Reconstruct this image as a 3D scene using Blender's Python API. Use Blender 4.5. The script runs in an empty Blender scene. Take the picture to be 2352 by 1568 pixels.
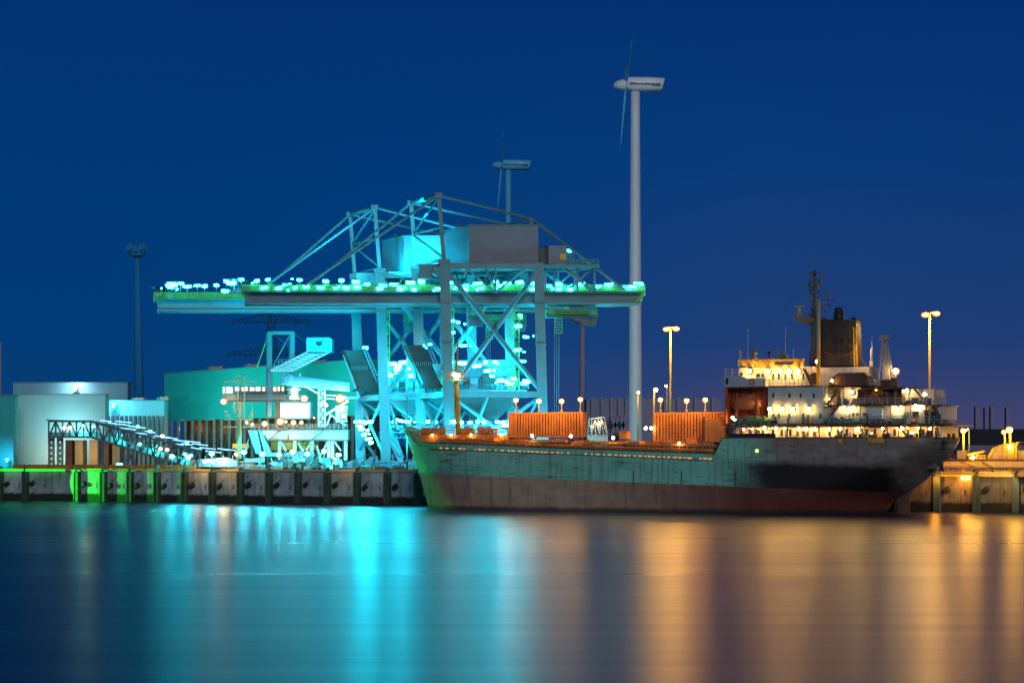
import bpy, math, random
from mathutils import Vector, Matrix
random.seed(7)
R = math.radians
sc = bpy.context.scene
col = sc.collection

# ------------------------------------------------------------------ camera survey
# measurements were taken on a 2352 px wide view of the place; they are turned into metres at surveyed depths
F, CX, HY, H = 4573.0, 1176.0, 1042.0, 12.5
def P(x, y, Y):
    return Vector(((x - CX) / F * Y, Y, H - (y - HY) / F * Y))
def PX(x, z, Y):
    return Vector(((x - CX) / F * Y, Y, z))
def V(*a):
    return Vector(a)

# ------------------------------------------------------------------ mesh builder
class MB:
    def __init__(self, M=None):
        self.v = []; self.f = []; self.m = []; self.M = M
    def add(self, vs, fs, m=0):
        k = len(self.v)
        for p in vs:
            p = Vector(p)
            self.v.append(self.M @ p if self.M is not None else p)
        for f in fs:
            self.f.append([i + k for i in f]); self.m.append(m)
        return self
    def hexa(self, p, m=0):
        return self.add(p, [(0, 3, 2, 1), (4, 5, 6, 7), (0, 1, 5, 4), (1, 2, 6, 5), (2, 3, 7, 6), (3, 0, 4, 7)], m)
    def box(self, x0, x1, y0, y1, z0, z1, m=0):
        return self.hexa([(x0, y0, z0), (x1, y0, z0), (x1, y1, z0), (x0, y1, z0),
                          (x0, y0, z1), (x1, y0, z1), (x1, y1, z1), (x0, y1, z1)], m)
    def beam(self, p, q, w, h=None, m=0):
        p = Vector(p); q = Vector(q); h = h or w
        d = q - p
        if d.length < 1e-6: return self
        d.normalize()
        up = Vector((0, 0, 1)) if abs(d.z) < 0.95 else Vector((0, 1, 0))
        s = d.cross(up).normalized(); u = s.cross(d).normalized()
        s = s * (w / 2); u = u * (h / 2)
        return self.hexa([p - s - u, p + s - u, q + s - u, q - s - u, p - s + u, p + s + u, q + s + u, q - s + u], m)
    def tube(self, p, q, r0, r1=None, n=8, m=0):
        p = Vector(p); q = Vector(q); r1 = r0 if r1 is None else r1
        d = (q - p).normalized()
        up = Vector((0, 0, 1)) if abs(d.z) < 0.95 else Vector((1, 0, 0))
        s = d.cross(up).normalized(); u = s.cross(d)
        vs = []
        for c, r in ((p, r0), (q, r1)):
            for i in range(n):
                a = 2 * math.pi * i / n
                vs.append(c + s * (math.cos(a) * r) + u * (math.sin(a) * r))
        fs = [(i, (i + 1) % n, n + (i + 1) % n, n + i) for i in range(n)]
        fs += [tuple(range(n - 1, -1, -1)), tuple(range(n, 2 * n))]
        return self.add(vs, fs, m)
    def path(self, pts, r, n=6, m=0):
        for a, b in zip(pts[:-1], pts[1:]): self.tube(a, b, r, r, n, m)
        return self
    def ell(self, c, rx, ry=None, rz=None, m=0, n=10, k=6):
        ry = rx if ry is None else ry; rz = rx if rz is None else rz
        c = Vector(c); vs = [c + Vector((0, 0, -rz))]
        for j in range(1, k):
            th = -math.pi / 2 + math.pi * j / k
            for i in range(n):
                a = 2 * math.pi * i / n
                vs.append(c + Vector((math.cos(th) * math.cos(a) * rx, math.cos(th) * math.sin(a) * ry, math.sin(th) * rz)))
        vs.append(c + Vector((0, 0, rz)))
        fs = [(0, 1 + (i + 1) % n, 1 + i) for i in range(n)]
        for j in range(k - 2):
            b = 1 + j * n
            fs += [(b + i, b + (i + 1) % n, b + n + (i + 1) % n, b + n + i) for i in range(n)]
        b = 1 + (k - 2) * n; t = len(vs) - 1
        fs += [(b + i, b + (i + 1) % n, t) for i in range(n)]
        return self.add(vs, fs, m)
    def prism(self, pts, d, m=0):          # polygon extruded along vector d
        pts = [Vector(p) for p in pts]; d = Vector(d); n = len(pts)
        vs = pts + [p + d for p in pts]
        fs = [tuple(range(n - 1, -1, -1)), tuple(range(n, 2 * n))]
        fs += [(i, (i + 1) % n, n + (i + 1) % n, n + i) for i in range(n)]
        return self.add(vs, fs, m)
    def loft(self, rings, m=0, cap=True):
        n = len(rings[0]); vs = [p for r in rings for p in r]; fs = []
        for j in range(len(rings) - 1):
            for i in range(n):
                fs.append((j * n + i, j * n + (i + 1) % n, (j + 1) * n + (i + 1) % n, (j + 1) * n + i))
        if cap:
            fs.append(tuple(range(n - 1, -1, -1))); fs.append(tuple((len(rings) - 1) * n + i for i in range(n)))
        return self.add(vs, fs, m)
    def rail(self, p, q, h=1.1, step=2.0, r=0.05, bars=3, m=0):
        p = Vector(p); q = Vector(q); L = (q - p).length; n = max(1, int(round(L / step)))
        for i in range(n + 1):
            a = p.lerp(q, i / n); self.beam(a, a + V(0, 0, h), r * 1.6, None, m)
        for b in range(1, bars + 1):
            z = V(0, 0, h * b / bars); self.beam(p + z, q + z, r * 1.6, None, m)
        return self
    def truss(self, a0, a1, b0, b1, n, w, wd=None, m=0):   # chords a0-a1 and b0-b1 with n zigzag bays
        a0, a1, b0, b1 = map(Vector, (a0, a1, b0, b1)); wd = wd or w * .6
        self.beam(a0, a1, w, None, m); self.beam(b0, b1, w, None, m)
        for i in range(n + 1):
            self.beam(a0.lerp(a1, i / n), b0.lerp(b1, i / n), wd, None, m)
        for i in range(n):
            if i % 2: self.beam(a0.lerp(a1, i / n), b0.lerp(b1, (i + 1) / n), wd, None, m)
            else: self.beam(b0.lerp(b1, i / n), a0.lerp(a1, (i + 1) / n), wd, None, m)
        return self
    def cut(self):                          # end of one separate piece
        self.marks = getattr(self, 'marks', []) + [(len(self.v), len(self.f))]; return self
    def build_each(self, name, mats, parent=None, smooth=False):
        out = []; v0 = f0 = 0
        for v1, f1 in self.marks:
            if v1 > v0:
                b = MB(); b.v = self.v[v0:v1]; b.f = [[i - v0 for i in f] for f in self.f[f0:f1]]; b.m = self.m[f0:f1]
                out.append(b.build(name, mats, parent, smooth))
            v0, f0 = v1, f1
        return out
    def build(self, name, mats, parent=None, smooth=False, label=None):
        me = bpy.data.meshes.new(name)
        o = bpy.data.objects.new(name, me); col.objects.link(o)
        off = V(0, 0, 0)
        if parent is not None:
            o.parent = parent
            q = parent
            while q is not None:
                off = off + q.location; q = q.parent
        else:
            if self.v:
                xs = [p.x for p in self.v]; ys = [p.y for p in self.v]; zs = [p.z for p in self.v]
                off = V((min(xs) + max(xs)) / 2, (min(ys) + max(ys)) / 2, min(zs)); o.location = off
        me.from_pydata([p - off for p in self.v], [], self.f)
        if not isinstance(mats, (list, tuple)): mats = [mats]
        for a in mats: me.materials.append(a)
        for p, mi in zip(me.polygons, self.m):
            p.material_index = mi; p.use_smooth = smooth and len(p.vertices) <= 4
        me.update()
        if label: o['label'] = label
        return o

def thing(name, label, cat, loc, group=None):
    o = bpy.data.objects.new(name, None); col.objects.link(o)
    o.location = Vector(loc); o['label'] = label; o['category'] = cat
    if group: o['group'] = group
    return o
def tag(o, label, cat, group=None):
    o['label'] = label; o['category'] = cat
    if group: o['group'] = group
    return o
def light(kind, name, loc, energy, color, parent=None, **kw):
    l = bpy.data.lights.new(name, kind); l.energy = energy; l.color = color
    for k, v in kw.items():
        if k != 'target': setattr(l, k, v)
    o = bpy.data.objects.new(name, l); col.objects.link(o)
    off = V(0, 0, 0)
    if parent is not None:
        o.parent = parent; off = parent.location
    o.location = Vector(loc) - off
    if 'target' in kw:
        o.rotation_euler = (Vector(kw['target']) - Vector(loc)).to_track_quat('-Z', 'Y').to_euler()
    return o

def wash(name, loc, target, energy, color, parent, size=4.0):
    return light('AREA', name, loc, energy, color, parent, shape='DISK', size=size, target=target)

# ------------------------------------------------------------------ materials
def newmat(name):
    m = bpy.data.materials.new(name); m.use_nodes = True
    nt = m.node_tree; nt.nodes.clear()
    out = nt.nodes.new('ShaderNodeOutputMaterial')
    return m, nt, out
def nd(nt, t, **kw):
    n = nt.nodes.new(t)
    for k, v in kw.items():
        if k in n.inputs: n.inputs[k].default_value = v
        else: setattr(n, k, v)
    return n
def ramp(nt, fac, stops):
    r = nt.nodes.new('ShaderNodeValToRGB'); e = r.color_ramp.elements
    e[0].position, e[0].color = stops[0][0], (*stops[0][1], 1)
    e[1].position, e[1].color = stops[-1][0], (*stops[-1][1], 1)
    for p, c in stops[1:-1]:
        x = e.new(p); x.color = (*c, 1)
    nt.links.new(fac, r.inputs['Fac']); return r.outputs['Color']
def mixc(nt, fac, a, b, mode='MIX'):
    n = nt.nodes.new('ShaderNodeMix'); n.data_type = 'RGBA'; n.blend_type = mode
    for s, v in ((n.inputs[0], fac), (n.inputs[6], a), (n.inputs[7], b)):
        if hasattr(v, 'is_linked') or hasattr(v, 'links'): nt.links.new(v, s)
        elif isinstance(v, (int, float)): s.default_value = v
        else: s.default_value = (*v, 1)
    return n.outputs[2]
def mth(nt, op, a, b=0.0, c=None, clamp=False):
    n = nt.nodes.new('ShaderNodeMath'); n.operation = op; n.use_clamp = clamp
    for s, v in zip(n.inputs, (a, b, c)):
        if v is None: continue
        if isinstance(v, (int, float)): s.default_value = v
        else: nt.links.new(v, s)
    return n.outputs[0]
def maprange(nt, v, a, b, c=0.0, d=1.0):
    n = nt.nodes.new('ShaderNodeMapRange'); n.clamp = True
    nt.links.new(v, n.inputs[0])
    for i, x in zip((1, 2, 3, 4), (a, b, c, d)): n.inputs[i].default_value = x
    return n.outputs[0]
def worldpos(nt, scale=(1, 1, 1)):
    g = nt.nodes.new('ShaderNodeNewGeometry')
    mp = nt.nodes.new('ShaderNodeMapping'); mp.inputs['Scale'].default_value = scale
    nt.links.new(g.outputs['Position'], mp.inputs['Vector']); return mp.outputs[0]
def noise(nt, vec, scale, detail=4.0, rough=.55):
    n = nd(nt, 'ShaderNodeTexNoise'); n.inputs['Scale'].default_value = scale
    n.inputs['Detail'].default_value = detail; n.inputs['Roughness'].default_value = rough
    nt.links.new(vec, n.inputs['Vector']); return n.outputs['Fac']

def paint(name, rgb, rough=.55, var=.35, dirt=(.10, .07, .05), dirt_amt=.35, streak=True, scale=.35, metal=0.0, bump=.0, ribs=None):
    m, nt, out = newmat(name)
    p = nd(nt, 'ShaderNodeBsdfPrincipled'); p.inputs['Roughness'].default_value = rough; p.inputs['Metallic'].default_value = metal
    w = worldpos(nt)
    n1 = noise(nt, w, scale, 5)
    lo = tuple(c * (1 - var) for c in rgb); hi = tuple(min(1, c * (1 + var * .6)) for c in rgb)
    c = ramp(nt, n1, [(.3, lo), (.7, hi)])
    if dirt_amt > 0:
        ws = worldpos(nt, (1.6, 1.6, .12)) if streak else worldpos(nt, (1, 1, 1))
        n2 = noise(nt, ws, .9 if streak else .6, 5, .65)
        f = maprange(nt, n2, .5, .72, 0, dirt_amt)
        c = mixc(nt, f, c, dirt)
    nt.links.new(c, p.inputs['Base Color'])
    rr = maprange(nt, noise(nt, w, scale * 4, 3), .3, .7, max(.05, rough - .12), min(1, rough + .15))
    nt.links.new(rr, p.inputs['Roughness'])
    if bump or ribs:
        b = nd(nt, 'ShaderNodeBump'); b.inputs['Strength'].default_value = bump or .12; b.inputs['Distance'].default_value = .08
        if ribs:
            wv = nd(nt, 'ShaderNodeTexWave'); wv.inputs['Scale'].default_value = ribs; wv.inputs['Distortion'].default_value = 0
            nt.links.new(worldpos(nt, (1, .5, 0)), wv.inputs['Vector'])
            nt.links.new(wv.outputs['Fac'], b.inputs['Height'])
            nt.links.new(mixc(nt, 1.0, c, ramp(nt, wv.outputs['Fac'], [(.0, (.93, .93, .94)), (.2, (1, 1, 1)), (1, (1, 1, 1))]), 'MULTIPLY'), p.inputs['Base Color'])
        else:
            nt.links.new(noise(nt, w, 3, 5), b.inputs['Height'])
        nt.links.new(b.outputs[0], p.inputs['Normal'])
    nt.links.new(p.outputs[0], out.inputs[0]); return m
def emit(name, rgb, s):
    m, nt, out = newmat(name)
    e = nd(nt, 'ShaderNodeEmission'); e.inputs['Color'].default_value = (*rgb, 1); e.inputs['Strength'].default_value = s
    nt.links.new(e.outputs[0], out.inputs[0]); return m

MT = {}
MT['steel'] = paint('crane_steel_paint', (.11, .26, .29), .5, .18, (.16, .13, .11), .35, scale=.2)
MT['steel_dark'] = paint('dark_steel', (.10, .12, .13), .6, .3, (.06, .05, .04), .5)
MT['rail'] = paint('railing_yellow', (.14, .62, .10), .5, .15, dirt_amt=.1)
MT['yellow'] = paint('yellow_paint', (.72, .42, .04), .5, .2, (.25, .12, .03), .5)
MT['house'] = paint('machinery_house_cladding', (.16, .205, .25), .5, .05, (.25, .24, .24), .2, scale=.1)
MT['black'] = paint('black_rubber', (.02, .02, .022), .7, .3, dirt_amt=0)
MT['white'] = paint('ship_white_paint', (.60, .57, .50), .45, .15, (.34, .20, .10), .6, scale=.5)
MT['blue_white'] = paint('ship_pale_blue_paint', (.36, .46, .50), .45, .15, (.30, .28, .24), .6, scale=.5)
MT['orange'] = paint('rusty_orange_paint', (.62, .24, .05), .5, .25, (.22, .10, .04), .6)
MT['red'] = paint('red_orange_paint', (.45, .11, .04), .5, .25, (.15, .05, .03), .5)
MT['boat'] = paint('lifeboat_orange', (.55, .17, .05), .4, .2, (.2, .12, .08), .4)
MT['deck'] = paint('deck_rust_brown', (.16, .08, .05), .75, .4, (.06, .04, .03), .5, streak=False)
MT['brown'] = paint('brown_steel', (.13, .06, .035), .6, .3, (.05, .03, .02), .5)
MT['funnel'] = paint('funnel_soot_grey', (.026, .022, .026), .55, .3, (.03, .03, .03), .7)
MT['soot'] = paint('soot_black', (.02, .018, .016), .6, .3, dirt_amt=0)
MT['glass_dark'] = paint('dark_window_glass', (.03, .035, .04), .12, .2, dirt_amt=0)
MT['green_deck'] = paint('green_deck_paint', (.12, .26, .13), .6, .2, (.1, .1, .06), .4)
MT['turbine'] = paint('turbine_white', (.80, .77, .77), .4, .04, (.45, .43, .42), .25, scale=.08)
MT['turbine_far'] = paint('turbine_white_in_haze', (.08, .42, .66), .5, .04, dirt_amt=0, scale=.08)  # sky haze painted into the colour, also used on the blades
MT['faint'] = paint('pale_concrete_in_haze', (.32, .28, .36), .8, .1, dirt_amt=0)  # haze of the distance painted into the tone
MT['navy'] = paint('navy_stripe', (.015, .025, .09), .4, .1, dirt_amt=0)
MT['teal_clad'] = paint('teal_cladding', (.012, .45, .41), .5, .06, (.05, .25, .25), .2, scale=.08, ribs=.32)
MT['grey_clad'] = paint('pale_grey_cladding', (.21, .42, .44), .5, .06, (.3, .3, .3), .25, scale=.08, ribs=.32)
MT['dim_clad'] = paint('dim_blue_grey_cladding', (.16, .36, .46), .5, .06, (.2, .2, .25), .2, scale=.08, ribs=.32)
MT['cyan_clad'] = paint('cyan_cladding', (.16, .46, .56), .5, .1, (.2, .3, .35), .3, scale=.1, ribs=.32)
MT['concrete'] = paint('concrete', (.32, .31, .30), .85, .25, (.12, .11, .10), .6, scale=.6, bump=.3)
MT['ground'] = paint('quay_asphalt', (.06, .058, .055), .85, .35, (.03, .03, .03), .4, streak=False, scale=.15)
MT['dike'] = paint('dark_dike_soil', (.028, .026, .030), .95, .3, dirt_amt=0, scale=.02)
MT['pile'] = paint('fender_pile_steel', (.05, .085, .07), .7, .35, (.10, .05, .025), .7)
MT['pylon'] = paint('pylon_steel_in_haze', (.002, .15, .36), .9, .1, dirt_amt=0)  # blue of the haze put into the steel colour
MT['mast_dark'] = paint('dark_mast_steel_in_haze', (.01, .24, .50), .9, .1, dirt_amt=0)  # haze tint painted in, close to the sky
MT['beige'] = paint('beige_plant_steel', (.40, .36, .30), .55, .2, (.2, .14, .08), .5)
MT['tank'] = paint('pale_tank_paint', (.62, .66, .66), .5, .08, (.4, .36, .3), .3)
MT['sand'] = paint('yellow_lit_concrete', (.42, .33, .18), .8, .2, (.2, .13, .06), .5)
MT['vent'] = paint('roof_vent_orange', (.62, .36, .26), .6, .15, (.3, .18, .12), .4)
MT['blue_sign'] = paint('cyan_sign_paint', (.10, .62, .80), .4, .06, dirt_amt=.1)
MT['grey_mark'] = paint('faded_grey_lettering', (.22, .21, .22), .6, .2, dirt_amt=0)

MT['pylon_p'] = paint('silo_in_haze', (.30, .25, .36), .9, .1, dirt_amt=0)  # purple-grey haze put into the base colour
MT['ochre'] = paint('weathered_ochre', (.24, .16, .035), .6, .2, dirt_amt=.3)
MT['grey_dim'] = paint('dim_pale_shed', (.17, .15, .18), .7, .08, (.1, .09, .1), .3)
MT['dim_far'] = paint('far_wall_in_haze', (.30, .27, .38), .9, .1, dirt_amt=0)  # wall colour carries the painted haze
CY = (.0, .70, .95)
MT['l_cyan'] = emit('cyan_white_lamp', (.02, .74, 1.0), 42)
MT['l_cyan2'] = emit('cyan_white_lamp_small', (.04, .78, 1.0), 26)
MT['l_gal'] = emit('gallery_white_lamp', (1.0, .85, .55), 7)
MT['l_galc'] = emit('gallery_cyan_lamp', (.10, .75, 1.0), 8)
MT['h_cyan'] = emit('cyan_lamp_halo', (0, .72, .95), 1.1)  # glowing disc added behind lamp cores to imitate a cyan halo
MT['h_sod'] = emit('sodium_lamp_halo', (1.0, .36, .015), .85)  # orange halo disc added behind the sodium cores
MT['h_warm'] = emit('warm_lamp_halo', (1.0, .42, .05), .8)  # warm halo disc added behind deck and plant lamps
MT['l_plant'] = emit('plant_floodlight', (1.0, .80, .48), 7)
MT['l_cyan_mid'] = emit('cyan_white_lamp_mid', (.02, .74, 1.0), 110)
MT['l_cyan_low'] = emit('cyan_white_lamp_low', (.02, .74, 1.0), 420)
MT['l_mast'] = emit('mast_floodlight', (1.0, .74, .38), 40)
MT['l_tube'] = emit('pale_blue_tube_lamp', (.22, .62, 1.0), 3)
MT['l_warm'] = emit('warm_white_lamp', (1.0, .52, .125), 115)
MT['l_white'] = emit('warm_floodlight', (1.0, .66, .26), 85)
MT['l_sod'] = emit('sodium_lamp', (1.0, .44, .05), 26)
MT['l_sod2'] = emit('sodium_deck_lamp', (1.0, .48, .08), 70)
MT['l_slot'] = emit('lit_freeing_port', (1.0, .45, .16), .75)
MT['l_win'] = emit('lit_window', (1.0, .86, .55), 2.2)
MT['l_winc'] = emit('lit_window_cool', (.55, .95, 1.0), 2.0)
MT['l_port'] = emit('lit_porthole', (1.0, .72, .2), 3)
MT['l_green'] = emit('green_strip_lamp', (.0, 1.0, .01), 9)

# ------------------------------------------------------------------ camera
cd = bpy.data.cameras.new('camera'); cam = bpy.data.objects.new('camera', cd); col.objects.link(cam)
cam.location = (0, 0, H); cam.rotation_euler = (R(90), 0, 0)
cd.sensor_width = 36; cd.lens = F / 2352 * 36; cd.shift_y = (HY - 784) / 2352; cd.clip_end = 30000; cd.clip_start = 1
sc.camera = cam

# ------------------------------------------------------------------ sky and twilight
w = bpy.data.worlds.new('World'); sc.world = w; w.use_nodes = True
nt = w.node_tree; nt.nodes.clear()
wo = nt.nodes.new('ShaderNodeOutputWorld')
sky = nt.nodes.new('ShaderNodeTexSky'); sky.sky_type = 'NISHITA'; sky.sun_disc = False
sky.sun_elevation = R(-4); sky.sun_rotation = R(200); sky.altitude = 10
bg1 = nt.nodes.new('ShaderNodeBackground'); bg1.inputs['Strength'].default_value = .028
nt.links.new(sky.outputs[0], bg1.inputs['Color'])
tc = nt.nodes.new('ShaderNodeTexCoord'); sp = nt.nodes.new('ShaderNodeSeparateXYZ')
nt.links.new(tc.outputs['Generated'], sp.inputs[0])
zz = sp.outputs['Z']
left = ramp(nt, maprange(nt, zz, 0, .5), [(0, (.003, .050, .168)), (.12, (.0008, .047, .192)), (.25, (.0005, .043, .192)), (.45, (.0005, .029, .165)), (1, (.0004, .012, .09))])
right = ramp(nt, maprange(nt, zz, 0, .5), [(0, (.070, .062, .150)), (.05, (.045, .056, .160)), (.11, (.014, .048, .178)), (.28, (.003, .042, .185)), (.45, (.0008, .029, .160)), (1, (.0004, .012, .09))])
c = mixc(nt, maprange(nt, sp.outputs['X'], -.05, .12), left, right)
tcn = nd(nt, 'ShaderNodeTexNoise'); tcn.inputs['Scale'].default_value = 5; tcn.inputs['Detail'].default_value = 2
nt.links.new(tc.outputs['Generated'], tcn.inputs['Vector'])
c = mixc(nt, 1.0, c, ramp(nt, tcn.outputs['Fac'], [(.3, (.93, .93, .95)), (.7, (1.05, 1.05, 1.03))]), 'MULTIPLY')
bg2 = nt.nodes.new('ShaderNodeBackground'); nt.links.new(c, bg2.inputs['Color']); bg2.inputs['Strength'].default_value = 1.0
ad = nt.nodes.new('ShaderNodeAddShader'); nt.links.new(bg1.outputs[0], ad.inputs[0]); nt.links.new(bg2.outputs[0], ad.inputs[1])
nt.links.new(ad.outputs[0], wo.inputs[0])
light('SUN', 'twilight_sun', (0, -50, 60), .76, (.92, .98, 1.0), angle=R(18), target=(-20, 100, 0))

# ------------------------------------------------------------------ quay frame
QO = V(-138.6, 539, 0); QD = V(.9102, -.4142, 0); QN = V(.4142, .9102, 0)
QZ = 8.0
QM = Matrix(((QD.x, QN.x, 0, QO.x), (QD.y, QN.y, 0, QO.y), (0, 0, 1, 0), (0, 0, 0, 1)))
def ray_plane(x, y, O, n, w):
    a = (x - CX) / F; c = -(y - HY) / F
    Y = (w + O.x * n.x + O.y * n.y) / (a * n.x + n.y)
    return V(a * Y, Y, H + c * Y)
def qtz(x, y, w=0.0):
    p = ray_plane(x, y, QO, QN, w); d = p - QO
    return d.x * QD.x + d.y * QD.y, p.z

# water
def water_mat():
    m, nt, out = newmat('river_water')
    p = nd(nt, 'ShaderNodeBsdfPrincipled')
    p.inputs['Base Color'].default_value = (.001, .012, .055, 1); p.inputs['IOR'].default_value = 1.33; p.inputs['Specular Tint'].default_value = (.34, .84, 1, 1)
    n1 = noise(nt, worldpos(nt, (.0055, .17, 1)), 1.0, 5, .65)
    n2 = noise(nt, worldpos(nt, (.030, .55, 1)), 1.0, 3, .6)
    n3 = noise(nt, worldpos(nt, (.0015, .020, 1)), 1.0, 2, .5)
    rr = maprange(nt, mth(nt, 'ADD', mth(nt, 'MULTIPLY', n1, .6), mth(nt, 'MULTIPLY', n3, .4)), .3, .7, .25, .36)
    nt.links.new(rr, p.inputs['Roughness'])
    hsum = mth(nt, 'ADD', mth(nt, 'MULTIPLY', n3, 1.0), mth(nt, 'MULTIPLY', n2, .42))
    b = nd(nt, 'ShaderNodeBump'); b.inputs['Strength'].default_value = 1.0; b.inputs['Distance'].default_value = .028
    nt.links.new(hsum, b.inputs['Height']); nt.links.new(b.outputs[0], p.inputs['Normal'])
    nt.links.new(p.outputs[0], out.inputs[0]); return m
wm = MB(); wm.add([(-900, -60, 0), (900, -60, 0), (900, 950, 0), (-900, 950, 0)], [(0, 1, 2, 3)])
o = wm.build('water', water_mat()); o['kind'] = 'structure'
g = MB(); q = [QM @ V(-160, .8, QZ), QM @ V(430, .8, QZ)]
g.add([q[0], q[1], (9000, 400, QZ), (9000, 9000, QZ), (-9000, 9000, QZ), (-9000, 700, QZ)], [(0, 1, 2, 3, 4, 5)])
o = g.build('quay_ground', MT['ground']); o['kind'] = 'structure'
# distant dike on the right
dk = MB()
def dike_seg(x0, x1, yt, Y):
    a = P(x0, yt, Y); b = P(x1, yt, Y)
    dk.prism([V(a.x, Y - 30, QZ), V(a.x, Y, a.z), V(a.x, Y + 14, a.z), V(a.x, Y + 60, QZ)], V(b.x - a.x, 0, 0))
dike_seg(2050, 2700, 985, 1500)
o = dk.build('dike', MT['dike']); o['kind'] = 'structure'
lh = MB(); a = P(-300, 1030, 2600); b = P(2200, 1030, 2600)
rs = random.Random(3)
prof = [V(a.x, 2600, QZ)] + [V(a.x + (b.x - a.x) * i / 60, 2600, a.z + rs.uniform(-4, 5)) for i in range(61)] + [V(b.x, 2600, QZ)]
lh.prism(prof, V(0, 80, 0)); o = lh.build('hills', MT['dike']); o['kind'] = 'structure'

# quay wall
def wall_mat():
    m, nt, out = newmat('quay_wall_concrete')
    p = nd(nt, 'ShaderNodeBsdfPrincipled'); p.inputs['Roughness'].default_value = .85
    wv = worldpos(nt)
    c = ramp(nt, noise(nt, wv, .35, 6, .6), [(.3, (.29, .38, .36)), (.7, (.50, .61, .58))])
    c = mixc(nt, 1, c, ramp(nt, noise(nt, worldpos(nt, (.13, .13, .05)), 1, 2), [(.35, (.62, .62, .62)), (.65, (1.1, 1.1, 1.1))]), 'MULTIPLY')
    st = maprange(nt, noise(nt, worldpos(nt, (1.2, 1.2, .10)), 1.0, 5, .65), .48, .7, 0, .65)
    c = mixc(nt, st, c, (.07, .065, .055))
    g = nt.nodes.new('ShaderNodeNewGeometry'); s = nt.nodes.new('ShaderNodeSeparateXYZ'); nt.links.new(g.outputs['Position'], s.inputs[0])
    zn = mth(nt, 'ADD', s.outputs['Z'], mth(nt, 'MULTIPLY', noise(nt, wv, .8, 4), 1.2))
    c = mixc(nt, maprange(nt, zn, 2.3, 2.9, 1, 0), c, (.018, .028, .014))
    c = mixc(nt, maprange(nt, s.outputs['X'], 40, 62, 0, .92), c, mixc(nt, 1, c, (.42, .26, .17), 'MULTIPLY'))  # conveyor's shade painted in: wall darker and browner to the right
    nt.links.new(c, p.inputs['Base Color'])
    b = nd(nt, 'ShaderNodeBump'); b.inputs['Strength'].default_value = .4; b.inputs['Distance'].default_value = .1
    nt.links.new(noise(nt, wv, 1.5, 6), b.inputs['Height']); nt.links.new(b.outputs[0], p.inputs['Normal'])
    nt.links.new(p.outputs[0], out.inputs[0]); return m
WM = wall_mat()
qw = thing('quay_wall', 'long grey concrete quay wall with fender posts and dark algae at the waterline', 'quay wall', QM @ V(120, 0, 0))
t0, _ = qtz(181, 1082); t1, _ = qtz(893, 1082); STEP = (t1 - t0) / 11
mb = MB(QM)
T_ = -150.0
while T_ < 420:
    k = round((T_ - t0) / STEP); a = t0 + (k) * STEP; b_ = a + STEP
    mb.box(a + .03, b_ - .03, 0, 1.2, -2, QZ - .02); T_ = b_ + .01
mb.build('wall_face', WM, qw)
MB(QM).box(-155, 425, -.35, 1.6, QZ - .02, QZ + .28).build('coping', MT['concrete'], qw)
MB(QM).box(-155, 425, .2, .5, QZ + .28, QZ + .62).build('kerb_rail', MT['yellow'], qw)
for k in range(-4, 38):
    T_ = t0 + k * STEP
    if k in (-4, -1): continue
    pm = MB(QM)
    pm.box(T_ - .75, T_ + .75, -1.25, -.02, -2, QZ - .2)
    for s in (-.75, .52): pm.box(T_ + s, T_ + s + .23, -1.45, -1.25, -2, QZ - .3)
    arc = [V(T_, -.62 - math.cos(a_) * .62, QZ + .1 + math.sin(a_) * .85) for a_ in [math.pi * i / 6 for i in range(7)]]
    arc = [arc[0] - V(0, 0, .6)] + arc
    pm.path(arc, .30, 8)
    pm.build('fender_post', MT['pile'], qw)
    fm = MB(QM)
    rz_ = random.uniform(-.35, .35); rr_f = random.uniform(.62, .85); fm.tube((T_ + 2.0, -.02, 4.6 + rz_), (T_ + 2.0, -1.2, 4.4 + rz_), rr_f, rr_f * .7, 10)
    fm.beam((T_ + 2.0, -1.0, 4.9 + rz_), (T_ + 3.1, -.1, 6.0), .1)
    fm.build('fender', MT['black'], qw)
    MB(QM).box(T_ + STEP * .68, T_ + STEP * .68 + .26, -.05, .1, 3.4, 4.7).build('drain_slot', MT['black'], qw)
for k in (3, 15, 20):
    lm = MB(QM); T_ = t0 + k * STEP + STEP * .86
    for s in (-.25, .25): lm.beam((T_ + s, -.25, -1), (T_ + s, -.25, QZ + .9), .08)
    for i in range(28): lm.beam((T_ - .25, -.25, .2 + i * .3), (T_ + .25, -.25, .2 + i * .3), .05)
    lm.build('ladder', MT['steel'], qw)
ta, _ = qtz(-20, 1081); tb, _ = qtz(150, 1081)
MB(QM).box(ta, tb, -.5, -.36, QZ + .02, QZ + .28).build('green_strip_lamp', MT['l_green'], qw)
tg, _ = qtz(158, 1095)
light('SPOT', 'green_beacon_light', QM @ V(tg - 14, -14, QZ - 2), 120000, (.01, 1, .02), qw, spot_size=R(50), spot_blend=.04, shadow_soft_size=.12, target=QM @ V(tg + 25, -.5, 4))

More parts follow.
